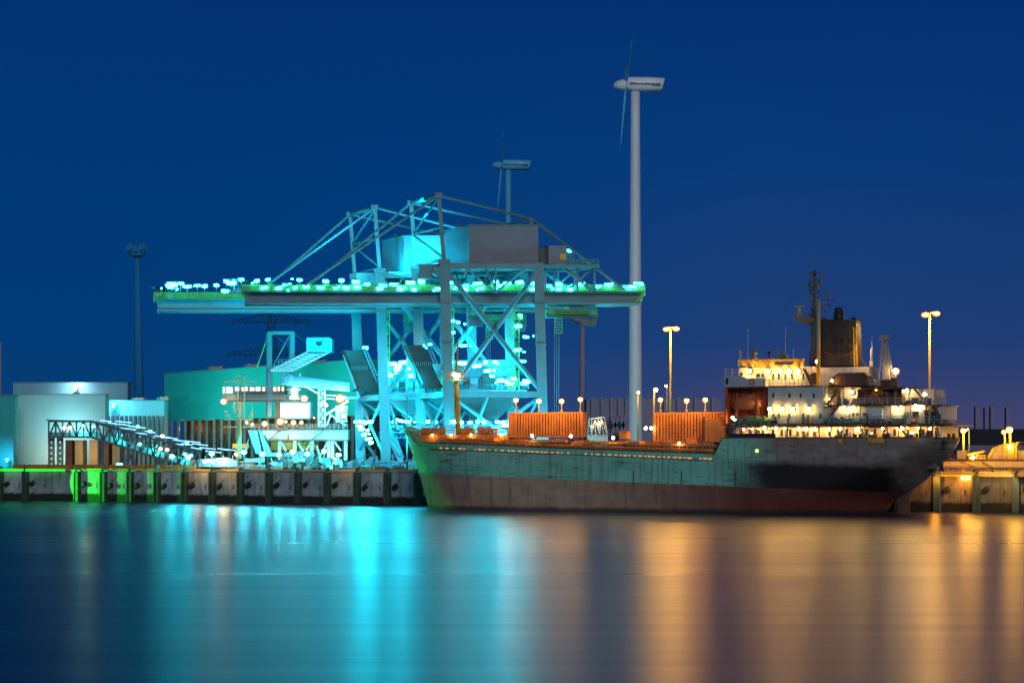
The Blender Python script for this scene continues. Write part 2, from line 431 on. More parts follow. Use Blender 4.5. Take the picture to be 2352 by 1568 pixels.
# ------------------------------------------------------------------ cargo ship
SO = V(-19.3, 461, 0)
SM = Matrix(((QD.x, QN.x, 0, SO.x), (QD.y, QN.y, 0, SO.y), (0, 0, 1, 0), (0, 0, 0, 1)))
def st(x, y, w=0.0):
    p = ray_plane(x, y, SO, QN, w); d = p - SO
    return d.x * QD.x + d.y * QD.y, p.z
def S3(x, y, w):
    t, z = st(x, y, w); return V(t, w, z)
ship = thing('cargo_ship', 'long green grey bulk cargo ship with lit white superstructure moored at the quay', 'cargo ship', SM @ V(60, 0, 0))
BEAM = 10.0
TS = [(0, 0.0), (4, -1.2), (10, -3.2), (14, -4.9), (18.8, -6.4), (30, -10)]
zq = [st(2092, 1128, 0)[1], st(2132, 1098, 0)[1], st(2188, 1042, 0)[1], st(2205, 1005, 0)[1]]
tq = [st(2092, 1128, 0)[0], st(2132, 1098, 0)[0], st(2188, 1042, 0)[0], st(2205, 1005, 0)[0]]
TE = [(-2, tq[0] - 7), (zq[0] - 1.5, tq[0] - 3), (zq[0], tq[0]), (zq[1], tq[1]), (zq[2], tq[2]), (zq[3], tq[3]), (40, tq[3] + 1)]
def lerp_tab(tab, x):
    if x <= tab[0][0]: return tab[0][1]
    for (a, fa), (b, fb) in zip(tab[:-1], tab[1:]):
        if x <= b: return fa + (fb - fa) * (x - a) / (b - a)
    return tab[-1][1]
def half_beam(t, z):
    a = lerp_tab(TS, z); e = lerp_tab(TE, z)
    Lb = 30 - z * .75
    u = min(1, max(0, (t - a) / Lb)); fb = (1 - (1 - u) ** 2.2) ** .85
    Ls = max(7.0, 34 - z * 1.9)
    v = min(1, max(0, (e - t) / Ls)); fs = (1 - (1 - v) ** 2.4) ** .75
    return BEAM * fb * fs + .02
t_poop, z_main_aft = st(1660, 1041, -9.8)
z_poop = st(1900, 1004, -9.8)[1]
z_poop_end = zq[3]
z_main_f = st(990, 1015, -4)[1]
t_f = st(985, 1015, -3)[0]
t_mid, z_mid = st(1300, 1029, -9.9)
def z_top(t):
    return lerp_tab([(-6.4, 19.0), (-5.2, 18.6), (-2.5, 17.2), (.3, z_main_f + .25), (1.5, z_main_f), (t_mid, z_mid), (t_poop - 1.6, z_main_aft), (t_poop, z_poop), (st(2200, 1005, -3)[0], z_poop_end), (140, z_poop_end)], t)
us = []
tt = -6.4
while tt < 124: us.append(tt); tt += (.7 if (tt < 4 or tt > 108 or abs(tt - t_poop) < 4) else 2.5)
NV = 16
def hull_rows(side, inset=0.0):
    rows = []
    for t in us:
        zt = z_top(t); row = []
        for j in range(NV + 1):
            z = -1.5 + (zt + 1.5) * (j / NV)
            a = lerp_tab(TS, z); e = lerp_tab(TE, z)
            tc_ = min(max(t, a), e)
            row.append(V(tc_, side * max(0, half_beam(tc_, z) - inset), z))
        rows.append(row)
    return rows
def hull_mat():
    m, nt, out = newmat('ship_hull_paint')
    p = nd(nt, 'ShaderNodeBsdfPrincipled'); p.inputs['Roughness'].default_value = .5
    g = nt.nodes.new('ShaderNodeNewGeometry')
    sub = nt.nodes.new('ShaderNodeVectorMath'); sub.operation = 'SUBTRACT'; nt.links.new(g.outputs['Position'], sub.inputs[0]); sub.inputs[1].default_value = SO
    dot = nt.nodes.new('ShaderNodeVectorMath'); dot.operation = 'DOT_PRODUCT'; nt.links.new(sub.outputs[0], dot.inputs[0]); dot.inputs[1].default_value = QD
    t = dot.outputs['Value']
    s = nt.nodes.new('ShaderNodeSeparateXYZ'); nt.links.new(g.outputs['Position'], s.inputs[0]); z = s.outputs['Z']
    cb = nt.nodes.new('ShaderNodeCombineXYZ'); nt.links.new(t, cb.inputs[0]); nt.links.new(z, cb.inputs[2])
    def nz(sx, sz, sc_, det=5, ro=.6):
        mp = nt.nodes.new('ShaderNodeMapping'); mp.inputs['Scale'].default_value = (sx, 1, sz); nt.links.new(cb.outputs[0], mp.inputs['Vector'])
        return noise(nt, mp.outputs[0], sc_, det, ro)
    top = ramp(nt, nz(1, 1.5, .16), [(.3, (.17, .52, .35)), (.55, (.23, .66, .46)), (.75, (.31, .65, .48))])
    aft = ramp(nt, nz(1, 1.5, .2), [(.3, (.20, .15, .12)), (.7, (.30, .23, .18))])  # orange lamp light on the aft plating put into the colour
    tj = mth(nt, 'ADD', t, mth(nt, 'MULTIPLY', nz(.3, .3, 1, 3), 8))
    top = mixc(nt, maprange(nt, tj, st(1745, 1050, -10)[0], st(1830, 1050, -10)[0]), top, aft)
    # vertical rust weeping and scuffs
    top = mixc(nt, maprange(nt, nz(1.3, .07, 1.0), .52, .72, 0, .7), top, (.05, .08, .055))
    top = mixc(nt, maprange(nt, nz(.9, .12, 1.3, 4), .56, .70, 0, .75), top, (.20, .12, .07))
    top = mixc(nt, maprange(nt, nz(.10, .22, 1.0, 5, .7), .50, .66, 0, .55), top, (.30, .48, .38))
    top = mixc(nt, maprange(nt, nz(.07, .5, 2.3, 5, .7), .55, .62, 0, .6), top, (.04, .08, .06))
    top = mixc(nt, maprange(nt, nz(.12, 1.6, 1.0, 4), .60, .70, 0, .5), top, (.05, .10, .07))
    # plate seams
    br = nd(nt, 'ShaderNodeTexBrick'); br.inputs['Scale'].default_value = 1; br.offset = .5
    br.inputs['Brick Width'].default_value = 9; br.inputs['Row Height'].default_value = 2.4; br.inputs['Mortar Size'].default_value = .05
    cb2 = nt.nodes.new('ShaderNodeCombineXYZ'); nt.links.new(t, cb2.inputs[0]); nt.links.new(z, cb2.inputs[1]); nt.links.new(cb2.outputs[0], br.inputs['Vector'])
    br.inputs['Color1'].default_value = br.inputs['Color2'].default_value = (1, 1, 1, 1); br.inputs['Mortar'].default_value = (.55, .55, .55, 1)
    bot = ramp(nt, nz(1, 2, .22), [(.3, (.36, .25, .15)), (.7, (.54, .38, .24))])
    red = ramp(nt, nz(1, 2, .22), [(.3, (.135, .034, .018)), (.7, (.19, .05, .028))])
    bot = mixc(nt, maprange(nt, tj, 45, 84), bot, red)
    bot = mixc(nt, maprange(nt, nz(.9, .1, 1.0), .5, .75, 0, .6), bot, (.05, .04, .035))
    # waterline of the paint slopes because the ship trims by the stern
    za, zb = st(990, 1087, -4)[1], st(2000, 1129, -9)[1]; ta_, tb_ = st(990, 1087, -4)[0], st(2000, 1129, -9)[0]
    line = mth(nt, 'ADD', mth(nt, 'MULTIPLY', t, (zb - za) / (tb_ - ta_)), za - ta_ * (zb - za) / (tb_ - ta_))
    dz = mth(nt, 'SUBTRACT', z, line)
    # shade below the poop, painted into the hull colour as a dark band
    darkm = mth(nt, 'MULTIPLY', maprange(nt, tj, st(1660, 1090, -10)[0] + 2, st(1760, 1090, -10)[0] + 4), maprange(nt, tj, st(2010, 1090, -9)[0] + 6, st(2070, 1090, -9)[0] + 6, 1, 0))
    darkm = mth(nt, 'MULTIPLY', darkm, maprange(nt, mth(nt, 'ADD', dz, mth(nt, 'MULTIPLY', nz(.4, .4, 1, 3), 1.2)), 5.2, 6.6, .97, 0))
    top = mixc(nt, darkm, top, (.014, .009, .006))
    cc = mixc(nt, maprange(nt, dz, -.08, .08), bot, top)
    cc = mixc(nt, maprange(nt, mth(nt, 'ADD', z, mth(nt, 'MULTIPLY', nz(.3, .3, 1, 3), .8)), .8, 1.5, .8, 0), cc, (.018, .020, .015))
    cc = mixc(nt, .3, cc, br.outputs['Color'], 'MULTIPLY')
    nt.links.new(cc, p.inputs['Base Color'])
    b = nd(nt, 'ShaderNodeBump'); b.inputs['Strength'].default_value = .5; b.inputs['Distance'].default_value = .12
    nt.links.new(nz(.25, .5, 1, 4), b.inputs['Height']); nt.links.new(b.outputs[0], p.inputs['Normal'])
    nt.links.new(p.outputs[0], out.inputs[0]); return m
hm = MB(SM)
for side in (-1, 1):
    rows = hull_rows(side); vs = [p for r in rows for p in r]; n = NV + 1; fs = []
    for i in range(len(rows) - 1):
        for j in range(NV):
            f = (i * n + j, (i + 1) * n + j, (i + 1) * n + j + 1, i * n + j + 1)
            fs.append(f if side < 0 else f[::-1])
    hm.add(vs, fs)
    if side > 0:   # transom closing strip
        pass
rl, rr_ = hull_rows(-1)[-1], hull_rows(1)[-1]
hm.add(rl + rr_, [(j, n + j, n + j + 1, j + 1) for j in range(NV)])
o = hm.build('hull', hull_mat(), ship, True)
dm = MB(SM)
dk_l = [V(r[-1].x, r[-1].y, r[-1].z - .9) for r in hull_rows(-1, .1)]; dk_r = [V(r[-1].x, r[-1].y, r[-1].z - .9) for r in hull_rows(1, .1)]
k = len(dk_l)
dm.add(dk_l + dk_r, [(i, i + 1, k + i + 1, k + i) for i in range(k - 1)])
dm.build('deck', MT['deck'], ship)
# rubbing strake / bulwark cap rail
for side in (-1, 1):
    cm = MB(SM); pts = [V(r[-1].x, r[-1].y, r[-1].z + .04) for r in hull_rows(side, -.06)]
    for a, b in zip(pts[:-1], pts[1:]): cm.beam(a, b, .28, .14)
    cm.build('bulwark_rail', MT['brown'], ship)
# freeing ports under the bulwark: glowing boxes stand in for deck light
xa, ya, xb, yb = 990, 1027.5, 1642, 1054
kk = 0; x = xa + 24
rs = random.Random(5)
while x < xb:
    y = ya + (yb - ya) * (x - xa) / (xb - xa)
    gap = (1318 < x < 1345) or (1068 < x < 1085) or (1590 < x < 1606)
    if not gap:
        t, z = st(x, y, -half_beam(st(x, y, -9)[0], 13))
        hw = half_beam(t, z); L = rs.uniform(.16, .48); h = rs.uniform(.11, .17)
        MB(SM).box(t - L, t + L, -hw - .05, -hw + .05, z - h, z + h).build('freeing_port', MT['l_slot'], ship)
    x += rs.uniform(9, 15)
lmst = MB(SM); prev = None
for i in range(60):
    x = 985 + (1642 - 985) * i / 59; y = 1026.8 + (1053 - 1026.8) * i / 59
    t, z = st(x, y, -half_beam(st(x, y, -8)[0], 13)); q = V(t, -half_beam(t, z) - .03, z - .35)
    if prev is not None: lmst.beam(prev, q, .10, .16)
    prev = q
lmst.build('rubbing_strake', MT['brown'], ship)

def sbox(mb, x0, y0, x1, y1, w, dw, m=0):
    ta_, za_ = st(x0, y1, w); tb_, zb_ = st(x1, y0, w)
    if w < 0 and dw > 0: pass
    mb.box(min(ta_, tb_), max(ta_, tb_), w, w + dw, min(za_, zb_), max(za_, zb_), m); return mb
def slamp(x, y, w, r=.32, mat='l_warm', name='deck_lamp', parent=None):
    p = S3(x, y, w)
    mb = MB(SM); mb.ell(p, r * .8, r * .8, r * .75, 0, 8, 5); mb.ell(p + V(0, r * .75, 0), r * 1.15, r * .12, r * 1.1, 2, 10, 5); mb.tube(p + V(0, 0, r * .8), p + V(0, 0, r * 1.25), r * .75, r * .5, 8, 1)
    mb.beam(p + V(0, 0, r * 1.2), p + V(0, .55, r * 1.2), .09, None, 1)
    return mb.build(name, [MT[mat], MT['brown'], MT['h_sod' if 'sod' in mat else 'h_warm']], parent or ship, True)

# --- forecastle
fc = MB(SM)
sbox(fc, 962, 997, 1170, 1016, -5.2, 10.4); fc.build('forecastle_deckhouse', MT['orange'], ship)
fr = MB(SM)
fr.rail(S3(945, 985, -2.2), S3(1010, 1000, -6.2), 1.5, 2.0, .06, 3)
a = S3(962, 997, -5.1); b = S3(1168, 997, -5.1)
fr.rail(a, b, 1.9, 2.2, .06, 4); fr.rail(a + V(0, 9, 0), b + V(0, 9, 0), 1.9, 2.2, .06, 4)
fr.build('forecastle_railing', MT['orange'], ship)
wn = MB(SM)
for x, r in ((985, .9), (1010, .8), (1075, 1.0), (1120, .8)):
    c = S3(x, 992, -1.0); wn.tube(c + V(-1.2, 0, 0), c + V(1.2, 0, 0), r, r, 10); wn.box(c.x - 1.5, c.x - 1.1, c.y - 1, c.y + 1, c.z - 1.4, c.z + .9); wn.cut()
wn.build_each('windlass', MT['orange'], ship)
bm = MB(SM)
for x in (948, 955, 962, 970, 978): bm.beam(S3(x, 984 + (x - 945) * .9, -1.2), S3(x + 9, 1013, -4.0), .22); bm.cut()
bm.build_each('bulwark_stay', MT['red'], ship)
vt = MB(SM)
for x in (1100, 1126, 1140): 
    c = S3(x, 996, -3); vt.tube(c - V(0, 0, .6), c + V(0, 0, .8), .28, .28, 8); vt.ell(c + V(0, 0, 1.0), .5, .5, .35); vt.cut()
vt.build_each('deck_vent', MT['orange'], ship)
# foremast
fm = MB(SM); b0 = S3(1053, 998, 0); b1 = S3(1048, 873, 0); top = S3(1052, 781, 0)
fm.tube(b0, b0.lerp(b1, .45), .62, .55, 12); fm.tube(b0.lerp(b1, .45), b1, .68, .50, 12)
for f in (.2, .45, .7): q = b0.lerp(b1, f); fm.tube(q - V(0, 0, .12), q + V(0, 0, .12), .78, .78, 12)
for i in range(28): q = b0.lerp(b1, i / 28); fm.beam(q + V(-.3, -.62, 0), q + V(.3, -.62, 0), .06)
fmo = fm.build('foremast', MT['yellow'], ship, True)
fp = MB(SM); fp.box(b1.x - 2.4, b1.x + 2.4, -1.2, 1.2, b1.z - .1, b1.z + .1)
for s in (-1.2, 1.2): fp.rail((b1.x - 2.4, s, b1.z), (b1.x + 2.4, s, b1.z), 2.4, 1.6, .06, 3)
fp.build('crow_nest', MT['yellow'], fmo)
tp = MB(SM); tp.tube(b1, top, .3, .14, 8); tp.beam(b1.lerp(top, .35) - V(1.0, 0, 0), b1.lerp(top, .35) + V(1.0, 0, 0), .12); tp.ell(top, .2)
tp.build('topmast', MT['orange'], fmo)
for x, y in ((1044, 860), (1053, 862), (1048, 868)): slamp(x, y, -1.35, .55, 'l_mast', 'mast_lamp')
for x in (993, 1036, 1082, 1152): slamp(x, 999, -5.6, .34, 'l_sod2')
slamp(1158, 977, -4, .38, 'l_white'); slamp(1165, 977, -4, .38, 'l_white')
# --- cargo hatches
hz = st(1300, 1022, -7)[1]
for i, (x0, x1) in enumerate(((1010, 1135), (1150, 1300), (1312, 1470), (1482, 1640))):
    hc = MB(SM); f0 = (x0 - 985) / 660
    sbox(hc, x0, 1015 + 17 * f0 - 2, x1, 1038 + 14 * f0, -7.8, 15.6); cmo = hc.build('hatch_coaming', MT['brown'], ship)
    t_a, z_a = st(x0, 1013 + 15 * f0, -8); t_b, z_b = st(x1, 1013 + 15 * f0, -8); hm2 = MB(SM); n = 5
    for j in range(n):
        ta2 = t_a + (t_b - t_a) * j / n + .12; tb2 = t_a + (t_b - t_a) * (j + 1) / n - .12
        hm2.box(ta2, tb2, -8.2, 8.2, z_a + .02, z_a + .55); hm2.box(ta2 + .3, tb2 - .3, -7.2, 7.2, z_a + .55, z_a + .75)
    hm2.build('hatch_cover', MT['orange'], cmo)
    pm = MB(SM)
    for j in range(9): tt = t_a + (t_b - t_a) * (j + .5) / 9; pm.box(tt - .09, tt + .09, -8.1, -7.85, z_a - 2.2, z_a); pm.cut()
    pm.build_each('coaming_stay', MT['orange'], cmo)
pr = MB(SM)
a = S3(1000, 1016, -8.9); b = S3(1640, 1037, -8.9)
for dz in (0, .35): pr.tube(a + V(0, 0, dz), b + V(0, 0, dz), .14, .14, 6); pr.cut()
pr.build_each('deck_pipe', MT['orange'], ship)
for x, y in ((1311, 1001), (1408, 1005), (1222, 1000), (1560, 1018)): slamp(x, y, -8.6, .4, 'l_white' if x < 1500 else 'l_sod2')
for x in (1483, 1496): slamp(x, 983, -6, .42, 'l_white')
vm = MB(SM)
for x0, y0, x1, y1 in ((1422, 990, 1440, 1008), (1305, 990, 1316, 1003), (1575, 1003, 1600, 1018), (1618, 1004, 1640, 1020)):
    sbox(vm, x0, y0, x1, y1, -7, 2.2); vm.cut()
vm.build_each('deck_locker', MT['orange'], ship)

# --- superstructure
WN = -9.2
def part(name, mat, x0, y0, x1, y1, w=WN, dw=None, parent=ship):
    mb = MB(SM); sbox(mb, x0, y0, x1, y1, w, (-2 * w) if dw is None else dw); return mb.build(name, MT[mat], parent)
def railing(x0, y0, x1, y1, w, h, name='railing', mat='white', step=1.6, par=ship):
    mb = MB(SM); mb.rail(S3(x0, y0, w), S3(x1, y1, w), h, step, .065, 3); return mb.build(name, MT[mat], par)
def window(x, y, wpx, hpx, w=WN, mat='glass_dark', name='window', par=ship):
    mb = MB(SM); sbox(mb, x - wpx / 2, y - hpx / 2, x + wpx / 2, y + hpx / 2, w - .06, .12)
    fo = MB(SM); sbox(fo, x - wpx / 2 - 1, y - hpx / 2 - 1, x + wpx / 2 + 1, y + hpx / 2 + 1, w - .03, .06)
    a = fo.build(name, MT['blue_white'], par); mb.build('window_pane', MT[mat], a); return a
dh = part('poop_deckhouse', 'white', 1688, 979, 2163, 1006, -8.0)
part('boat_deck', 'brown', 1664, 973, 2190, 978.5, -9.9)
blk = part('accommodation_block', 'blue_white', 1764, 887, 1891, 973, -9.2, 16)
blk2 = part('aft_accommodation', 'white', 1891.5, 931, 2162, 973, -8.2, 15)
part('upper_deck', 'white', 1891, 928.5, 2163, 931.5, -9.4)
part('recessed_house', 'white', 1878, 889, 2060, 929, -5.5, 11)
part('bridge_deck', 'blue_white', 1664, 886, 1900, 889.5, -9.6)
part('aft_house', 'white', 2062, 893, 2146, 929, -3.5, 9)
part('bridge_deck_aft', 'brown', 1900, 886, 2060, 889.5, -8.0)
wing = MB(SM)
wing.prism([S3(1664, 888, -9.7), S3(1716, 888, -9.7), S3(1716, 869, -9.7), S3(1700, 862, -9.7), S3(1664, 861, -9.7)], V(0, 3, 0))
wg = wing.build('bridge_wing', MT['blue_white'], ship)
window(1670, 875, 6, 15, -9.7, par=wg)
railing(1665, 861, 1699, 861, -9.6, 1.3, 'wing_railing')
wh = part('wheelhouse', 'white', 1697, 841, 1866, 887, -6.5, 13)
part('wheelhouse_side', 'white', 1716, 868, 1758, 887, -9.3, 2.6)
# flared roof bulwark
rb = MB(SM)
r0 = [S3(1712, 841, -7), S3(1846, 843, -7)]; r1 = [S3(1695, 826, -8.4), S3(1846, 823, -8.4)]
rb.prism([r0[0], r0[1], r1[1], r1[0]], V(0, .35, 0))
rb.prism([r0[0], r1[0], r1[0] + V(0, 16.8, 0), r0[0] + V(0, 14, 0)], V(.3, 0, 0))
for i in range(13):
    f = i / 12; a = r0[0].lerp(r0[1], f); b = r1[0].lerp(r1[1], f); rb.beam(a - V(0, .12, 0), b - V(0, .12, 0), .14)
rbo = rb.build('bridge_roof_bulwark', MT['yellow'], ship)
part('name_board', 'beige', 1780, 829, 1822, 838, -8.5, .12, rbo)
rd = MB(SM); rd.prism([S3(1694, 841, -6.7), S3(1694, 826, -6.7), S3(1697, 826, -6.7), S3(1708, 841, -6.7)], V(0, 6, 0)); rd.build('roof_wing_plate', MT['blue_white'], ship)
part('funnel_deck_house', 'white', 1852, 842, 1997, 886, -4.6, 9)
for x in (1721, 1764, 1793, 1813, 1833): slamp(x, 853 if x > 1730 else 852, -7.2, .55, 'l_warm')
window(1741, 862, 9, 8, -6.5); window(1752, 862, 6, 8, -6.5); window(1703, 860, 5, 8, -6.5)
for x in (1776, 1789, 1804, 1819, 1845): window(x, 864, 4, 13, -6.5, name='door' if x in (1789, 1845) else 'window')
rg = railing(1757, 886, 1862, 887, -9.3, 1.9, 'bridge_railing', 'grey_clad', .9)
lb = MB(SM); c = S3(1727, 876, -9.5)
for i in range(14):
    a0 = 2 * math.pi * i / 14; a1 = 2 * math.pi * (i + 1) / 14
    lb.tube(c + V(math.cos(a0) * .55, 0, math.sin(a0) * .55), c + V(math.cos(a1) * .55, 0, math.sin(a1) * .55), .13, .13, 6)
lb.build('lifebuoy', MT['red'], ship)
# lifeboat bay
part('boat_bay_wall', 'red', 1668, 890, 1764, 972, -6.4, .3)
part('boat_bay_end', 'red', 1664.5, 890, 1668, 972, -9.2, 3)
for x in (1681, 1700, 1722, 1748): part('boat_bay_stiffener', 'brown', x - 1.2, 890, x + 1.2, 972, -6.6, .2)
lbm = MB(SM); c = S3(1714, 928, -8.2)
rings = []
for i in range(13):
    u = -1 + 2 * i / 12; wd = 1.25 * (1 - abs(u) ** 2.6) + .06; ht = 1.0 + .25 * u * u
    rings.append([c + V(u * 3.3, math.cos(a_) * wd, (math.sin(a_) * (1.35 * (1 - .55 * abs(u) ** 3) if math.sin(a_) > 0 else 1.4 * (1 - .45 * abs(u) ** 3))) + .25 * abs(u) ** 3) for a_ in [2 * math.pi * j / 12 for j in range(12)]])
lbm.loft(rings); lbo = lbm.build('lifeboat', MT['boat'], ship, True)
cb_ = MB(SM); cb_.box(c.x + .6, c.x + 2.1, c.y - .8, c.y + .8, c.z + .9, c.z + 1.9); cb_.build('boat_canopy', MT['boat'], lbo)
dv = MB(SM)
for x in (1692, 1738):
    a = S3(x, 972, -8.9); b = S3(x, 915, -9.0); dv.beam(a, b, .35); dv.beam(b, S3(x, 900, -7.0), .3); dv.beam(S3(x + 8, 972, -8.9), b, .22); dv.cut()
dv.build_each('davit', MT['red'], ship)
wc = MB(SM)
for x, r in ((1700, .7), (1727, 1.1), (1748, .8), (1767, .7)):
    c = S3(x, 966, -9.0); wc.tube(c + V(-.8, 0, 0), c + V(.8, 0, 0), r, r, 10); wc.box(c.x - 1.0, c.x - .8, c.y - .8, c.y + .8, c.z - 1, c.z + 1); wc.box(c.x - .2, c.x + .3, c.y - 1, c.y + .8, c.z - 1, c.z + .2); wc.cut()
wc.build_each('boat_winch', MT['green_deck'], ship)
slamp(1683, 959, -9.4, .4, 'l_white'); slamp(1689, 964, -9.4, .4, 'l_white')
# accommodation windows and lamps
for x in (1776, 1813, 1839, 1869): window(x, 908, 4.5, 11, -9.2)
for x in (1776, 1789, 1813, 1845, 1884): window(x, 955, 4.5, 11, -9.2)
for x in (1768, 1796, 1820, 1858): slamp(x, 939, -9.75, .5)
railing(1767, 973, 1890, 974, -9.75, 1.7, 'deck_railing', 'grey_clad', 1.0)
railing(1891, 973, 2160, 974, -9.75, 1.6, 'deck_railing', 'grey_clad', 1.2)
railing(1880, 929, 2147, 929, -9.1, 1.3, 'deck_railing', 'white', 1.6)
railing(1900, 886, 2050, 886, -7.9, 1.3, 'deck_railing', 'white', 1.6)
for x in (1702, 1722, 1737, 1752, 1775, 1795, 1815, 1832, 1853, 1870, 1905, 1925, 1945, 1990, 2010, 2055, 2085, 2120, 2140):
    window(x, 993, 5, 15, -8.0, name='door' if x % 2 else 'window')
for x, y, r in ((1755, 983, .5), (1783, 984, .45), (1803, 984, .32), (1835, 985, .45), (1852, 985, .45), (1873, 986, .48), (1904, 986, .45), (1931, 985, .4), (1970, 985, .48), (2027, 984, .3), (2071, 985, .56), (2108, 983, .3), (2136, 984, .32), (2095, 995, .4), (2040, 998, .3), (2002, 997, .36), (1728, 985, .26), (1708, 986, .26)):
    slamp(x, y, -8.6, r, 'l_warm' if r < .6 else 'l_white')
slamp(2060, 938, -8.7, .5, 'l_white'); slamp(2124, 906, -6, .5, 'l_white'); slamp(1911, 874, -8.9, .36)
slamp(1877, 830, -5.5, .45); slamp(1888, 809, -2.5, .36); slamp(2103, 932, -8.4, .45, 'l_white'); slamp(2113, 935, -8.4, .4, 'l_white')
slamp(1938, 936, -8.7, .45, 'l_white'); slamp(1960, 936, -8.7, .45, 'l_white'); slamp(1956, 900, -6.2, .5, 'l_white'); slamp(2083, 897, -4.2, .5, 'l_white'); slamp(1906, 917, -6.4, .38); slamp(2013, 894, -6.4, .35, 'l_sod2')
# aft details
for x, y, w_, h_, m_ in ((1960, 951, 5, 6, 'brown'), (1969, 951, 5, 6, 'brown'), (1986, 951, 8, 6, 'brown'), (2013, 949, 5, 7, 'glass_dark'), (2083, 953, 12, 14, 'green_deck'), (2103, 953, 14, 16, 'glass_dark'), (2130, 957, 12, 22, 'glass_dark'), (2172 - 5, 950, 0.1, 1, 'glass_dark')):
    if w_ > 1: window(x, y, w_, h_, -8.2, m_)
part('paint_locker', 'brown', 1995, 962, 2031, 982, -9.6, 1.6)
part('lit_canvas', 'tank', 1995, 941, 2026, 961, -9.3, .8)
part('green_screen', 'green_deck', 1904, 960, 1993, 973, -9.0, .3)
part('green_screen', 'green_deck', 2042, 960, 2080, 973, -9.0, .3)
part('gangway_frame', 'yellow', 2133, 943, 2136, 972, -9.4, .2); part('gangway_frame', 'brown', 2120, 941, 2136, 945, -9.4, .3)
part('dark_locker', 'glass_dark', 2138, 946, 2149, 971, -9.1, .6)
part('vertical_tank', 'brown', 1969, 893, 1990, 929, -6.8, 3); part('vertical_tank', 'brown', 2044, 893, 2071, 929, -6.8, 3)
part('aft_railing_post', 'yellow', 2145, 887, 2148, 931, -8.2, .25)
part('life_raft', 'red', 2165, 962, 2178, 972, -8.4, 1.2); railing(2163, 974, 2190, 974, -9.0, 1.5, 'stern_railing', 'white', 1.2)
cv = MB(SM)
cv.prism([S3(1907, 879, -8.4), S3(1912, 866, -8.4), S3(1926, 856, -8.4), S3(1985, 855, -8.4), S3(1992, 862, -8.4), S3(1990, 885, -8.4), S3(1930, 886, -8.4)], V(0, 3.6, 0))
cv.build('covered_workboat', MT['brown'], ship)
part('flag_locker', 'boat', 1902, 871, 1912, 884, -8.0, .8)
hr = MB(SM); c = S3(1870, 869, -7.2); hr.tube(c, c + V(0, .5, 0), 1.25, 1.25, 16); hr.build('hose_reel', MT['brown'], ship)
cr = MB(SM); c = S3(1968, 921, -8.6)
for j in range(4):
    for i in range(12):
        a0 = 2 * math.pi * i / 12; a1 = 2 * math.pi * (i + 1) / 12; rr = 1.1 - j * .12
        cr.tube(c + V(math.cos(a0) * rr, math.sin(a0) * rr, j * .3 - .4), c + V(math.cos(a1) * rr, math.sin(a1) * rr, j * .3 - .4), .12, .12, 5)
cr.build('rope_coil', MT['sand'], ship)
def stair(x0, y0, x1, y1, w):
    mb = MB(SM); a = S3(x0, y0, w); b = S3(x1, y1, w)
    for s in (-.45, .45): mb.beam(a + V(0, s, 0), b + V(0, s, 0), .16, .35); mb.beam(a + V(0, s, 1.0), b + V(0, s, 1.0), .08)
    n = 12
    for i in range(n): q = a.lerp(b, (i + .5) / n); mb.box(q.x - .14, q.x + .14, q.y - .45, q.y + .45, q.z - .04, q.z + .04)
    mb.build('stairway', MT['brown'], ship)
stair(1930, 889, 1899, 929, -8.7); stair(1927, 931, 1894, 972, -9.0); stair(2143, 931, 2162, 974, -8.8); stair(2098, 890, 2120, 915, -6.5); stair(1846, 846, 1866, 886, -8.9); stair(2062, 974, 2085, 1004, -9.0)
# loose fittings along the decks: lockers, pipes, vents and reels
rs = random.Random(42)
for (x0, x1, y, w, n) in ((1770, 1888, 973, -9.5, 9), (1895, 2160, 973, -9.0, 20), (1884, 2145, 929, -8.6, 20), (1905, 2050, 886, -7.4, 12), (1690, 2165, 1005, -8.8, 22), (1700, 1850, 824, -6.0, 8)):
    for i in range(n):
        p = S3(rs.uniform(x0, x1), y, w); mb = MB(SM); k_ = rs.randrange(5); h_ = rs.uniform(.5, 1.5); b_ = rs.uniform(.25, .8)
        if k_ == 0: mb.box(p.x - b_, p.x + b_, p.y, p.y + .5, p.z, p.z + h_)
        elif k_ == 1: mb.tube(p, p + V(0, 0, h_ * 1.3), .16, .16, 8); mb.ell(p + V(0, 0, h_ * 1.3), .38, .38, .26)
        elif k_ == 2: mb.tube(p + V(-b_, 0, .5), p + V(b_, 0, .5), .42, .42, 10)
        elif k_ == 3: mb.beam(p, p + V(0, 0, h_ * 1.8), .14); mb.beam(p + V(0, 0, h_ * 1.7), p + V(b_, 0, h_ * 1.5), .1)
        else: mb.box(p.x - .2, p.x + .2, p.y, p.y + .3, p.z, p.z + 1.9)
        mb.build('deck_fitting', MT[rs.choice(('brown', 'brown', 'green_deck', 'orange', 'steel_dark', 'beige', 'soot'))], ship)
for y0, y1, w, xs in ((979, 1005, -8.9, range(1700, 2165, 26)), (889, 929, -8.4, (1895, 1938, 1985, 2022, 2060, 2088, 2118)), (931, 973, -8.5, (1915, 1976, 2046, 2092, 2128))):
    for x in xs: mb = MB(SM); mb.beam(S3(x, y1, w), S3(x, y0, w), .16); mb.build('deck_pillar', MT['brown'], ship)
part('bay_shade_panel', 'brown', 1990, 893, 2042, 928, -5.8, .2); part('bay_shade_panel', 'brown', 1915, 895, 1930, 928, -5.8, .2)  # thin brown panels paint the shade inside the bays
sg_ = MB(SM)
for a_, b_ in (((1871, 632), (1700, 824)), ((1871, 632), (1990, 842)), ((1880, 692), (1905, 884)), ((1880, 692), (1760, 842))): sg_.tube(S3(*a_, -1.5), S3(*b_, -3), .035, .035, 5); sg_.cut()
sg_.build_each('mast_stay', MT['steel_dark'], ship)
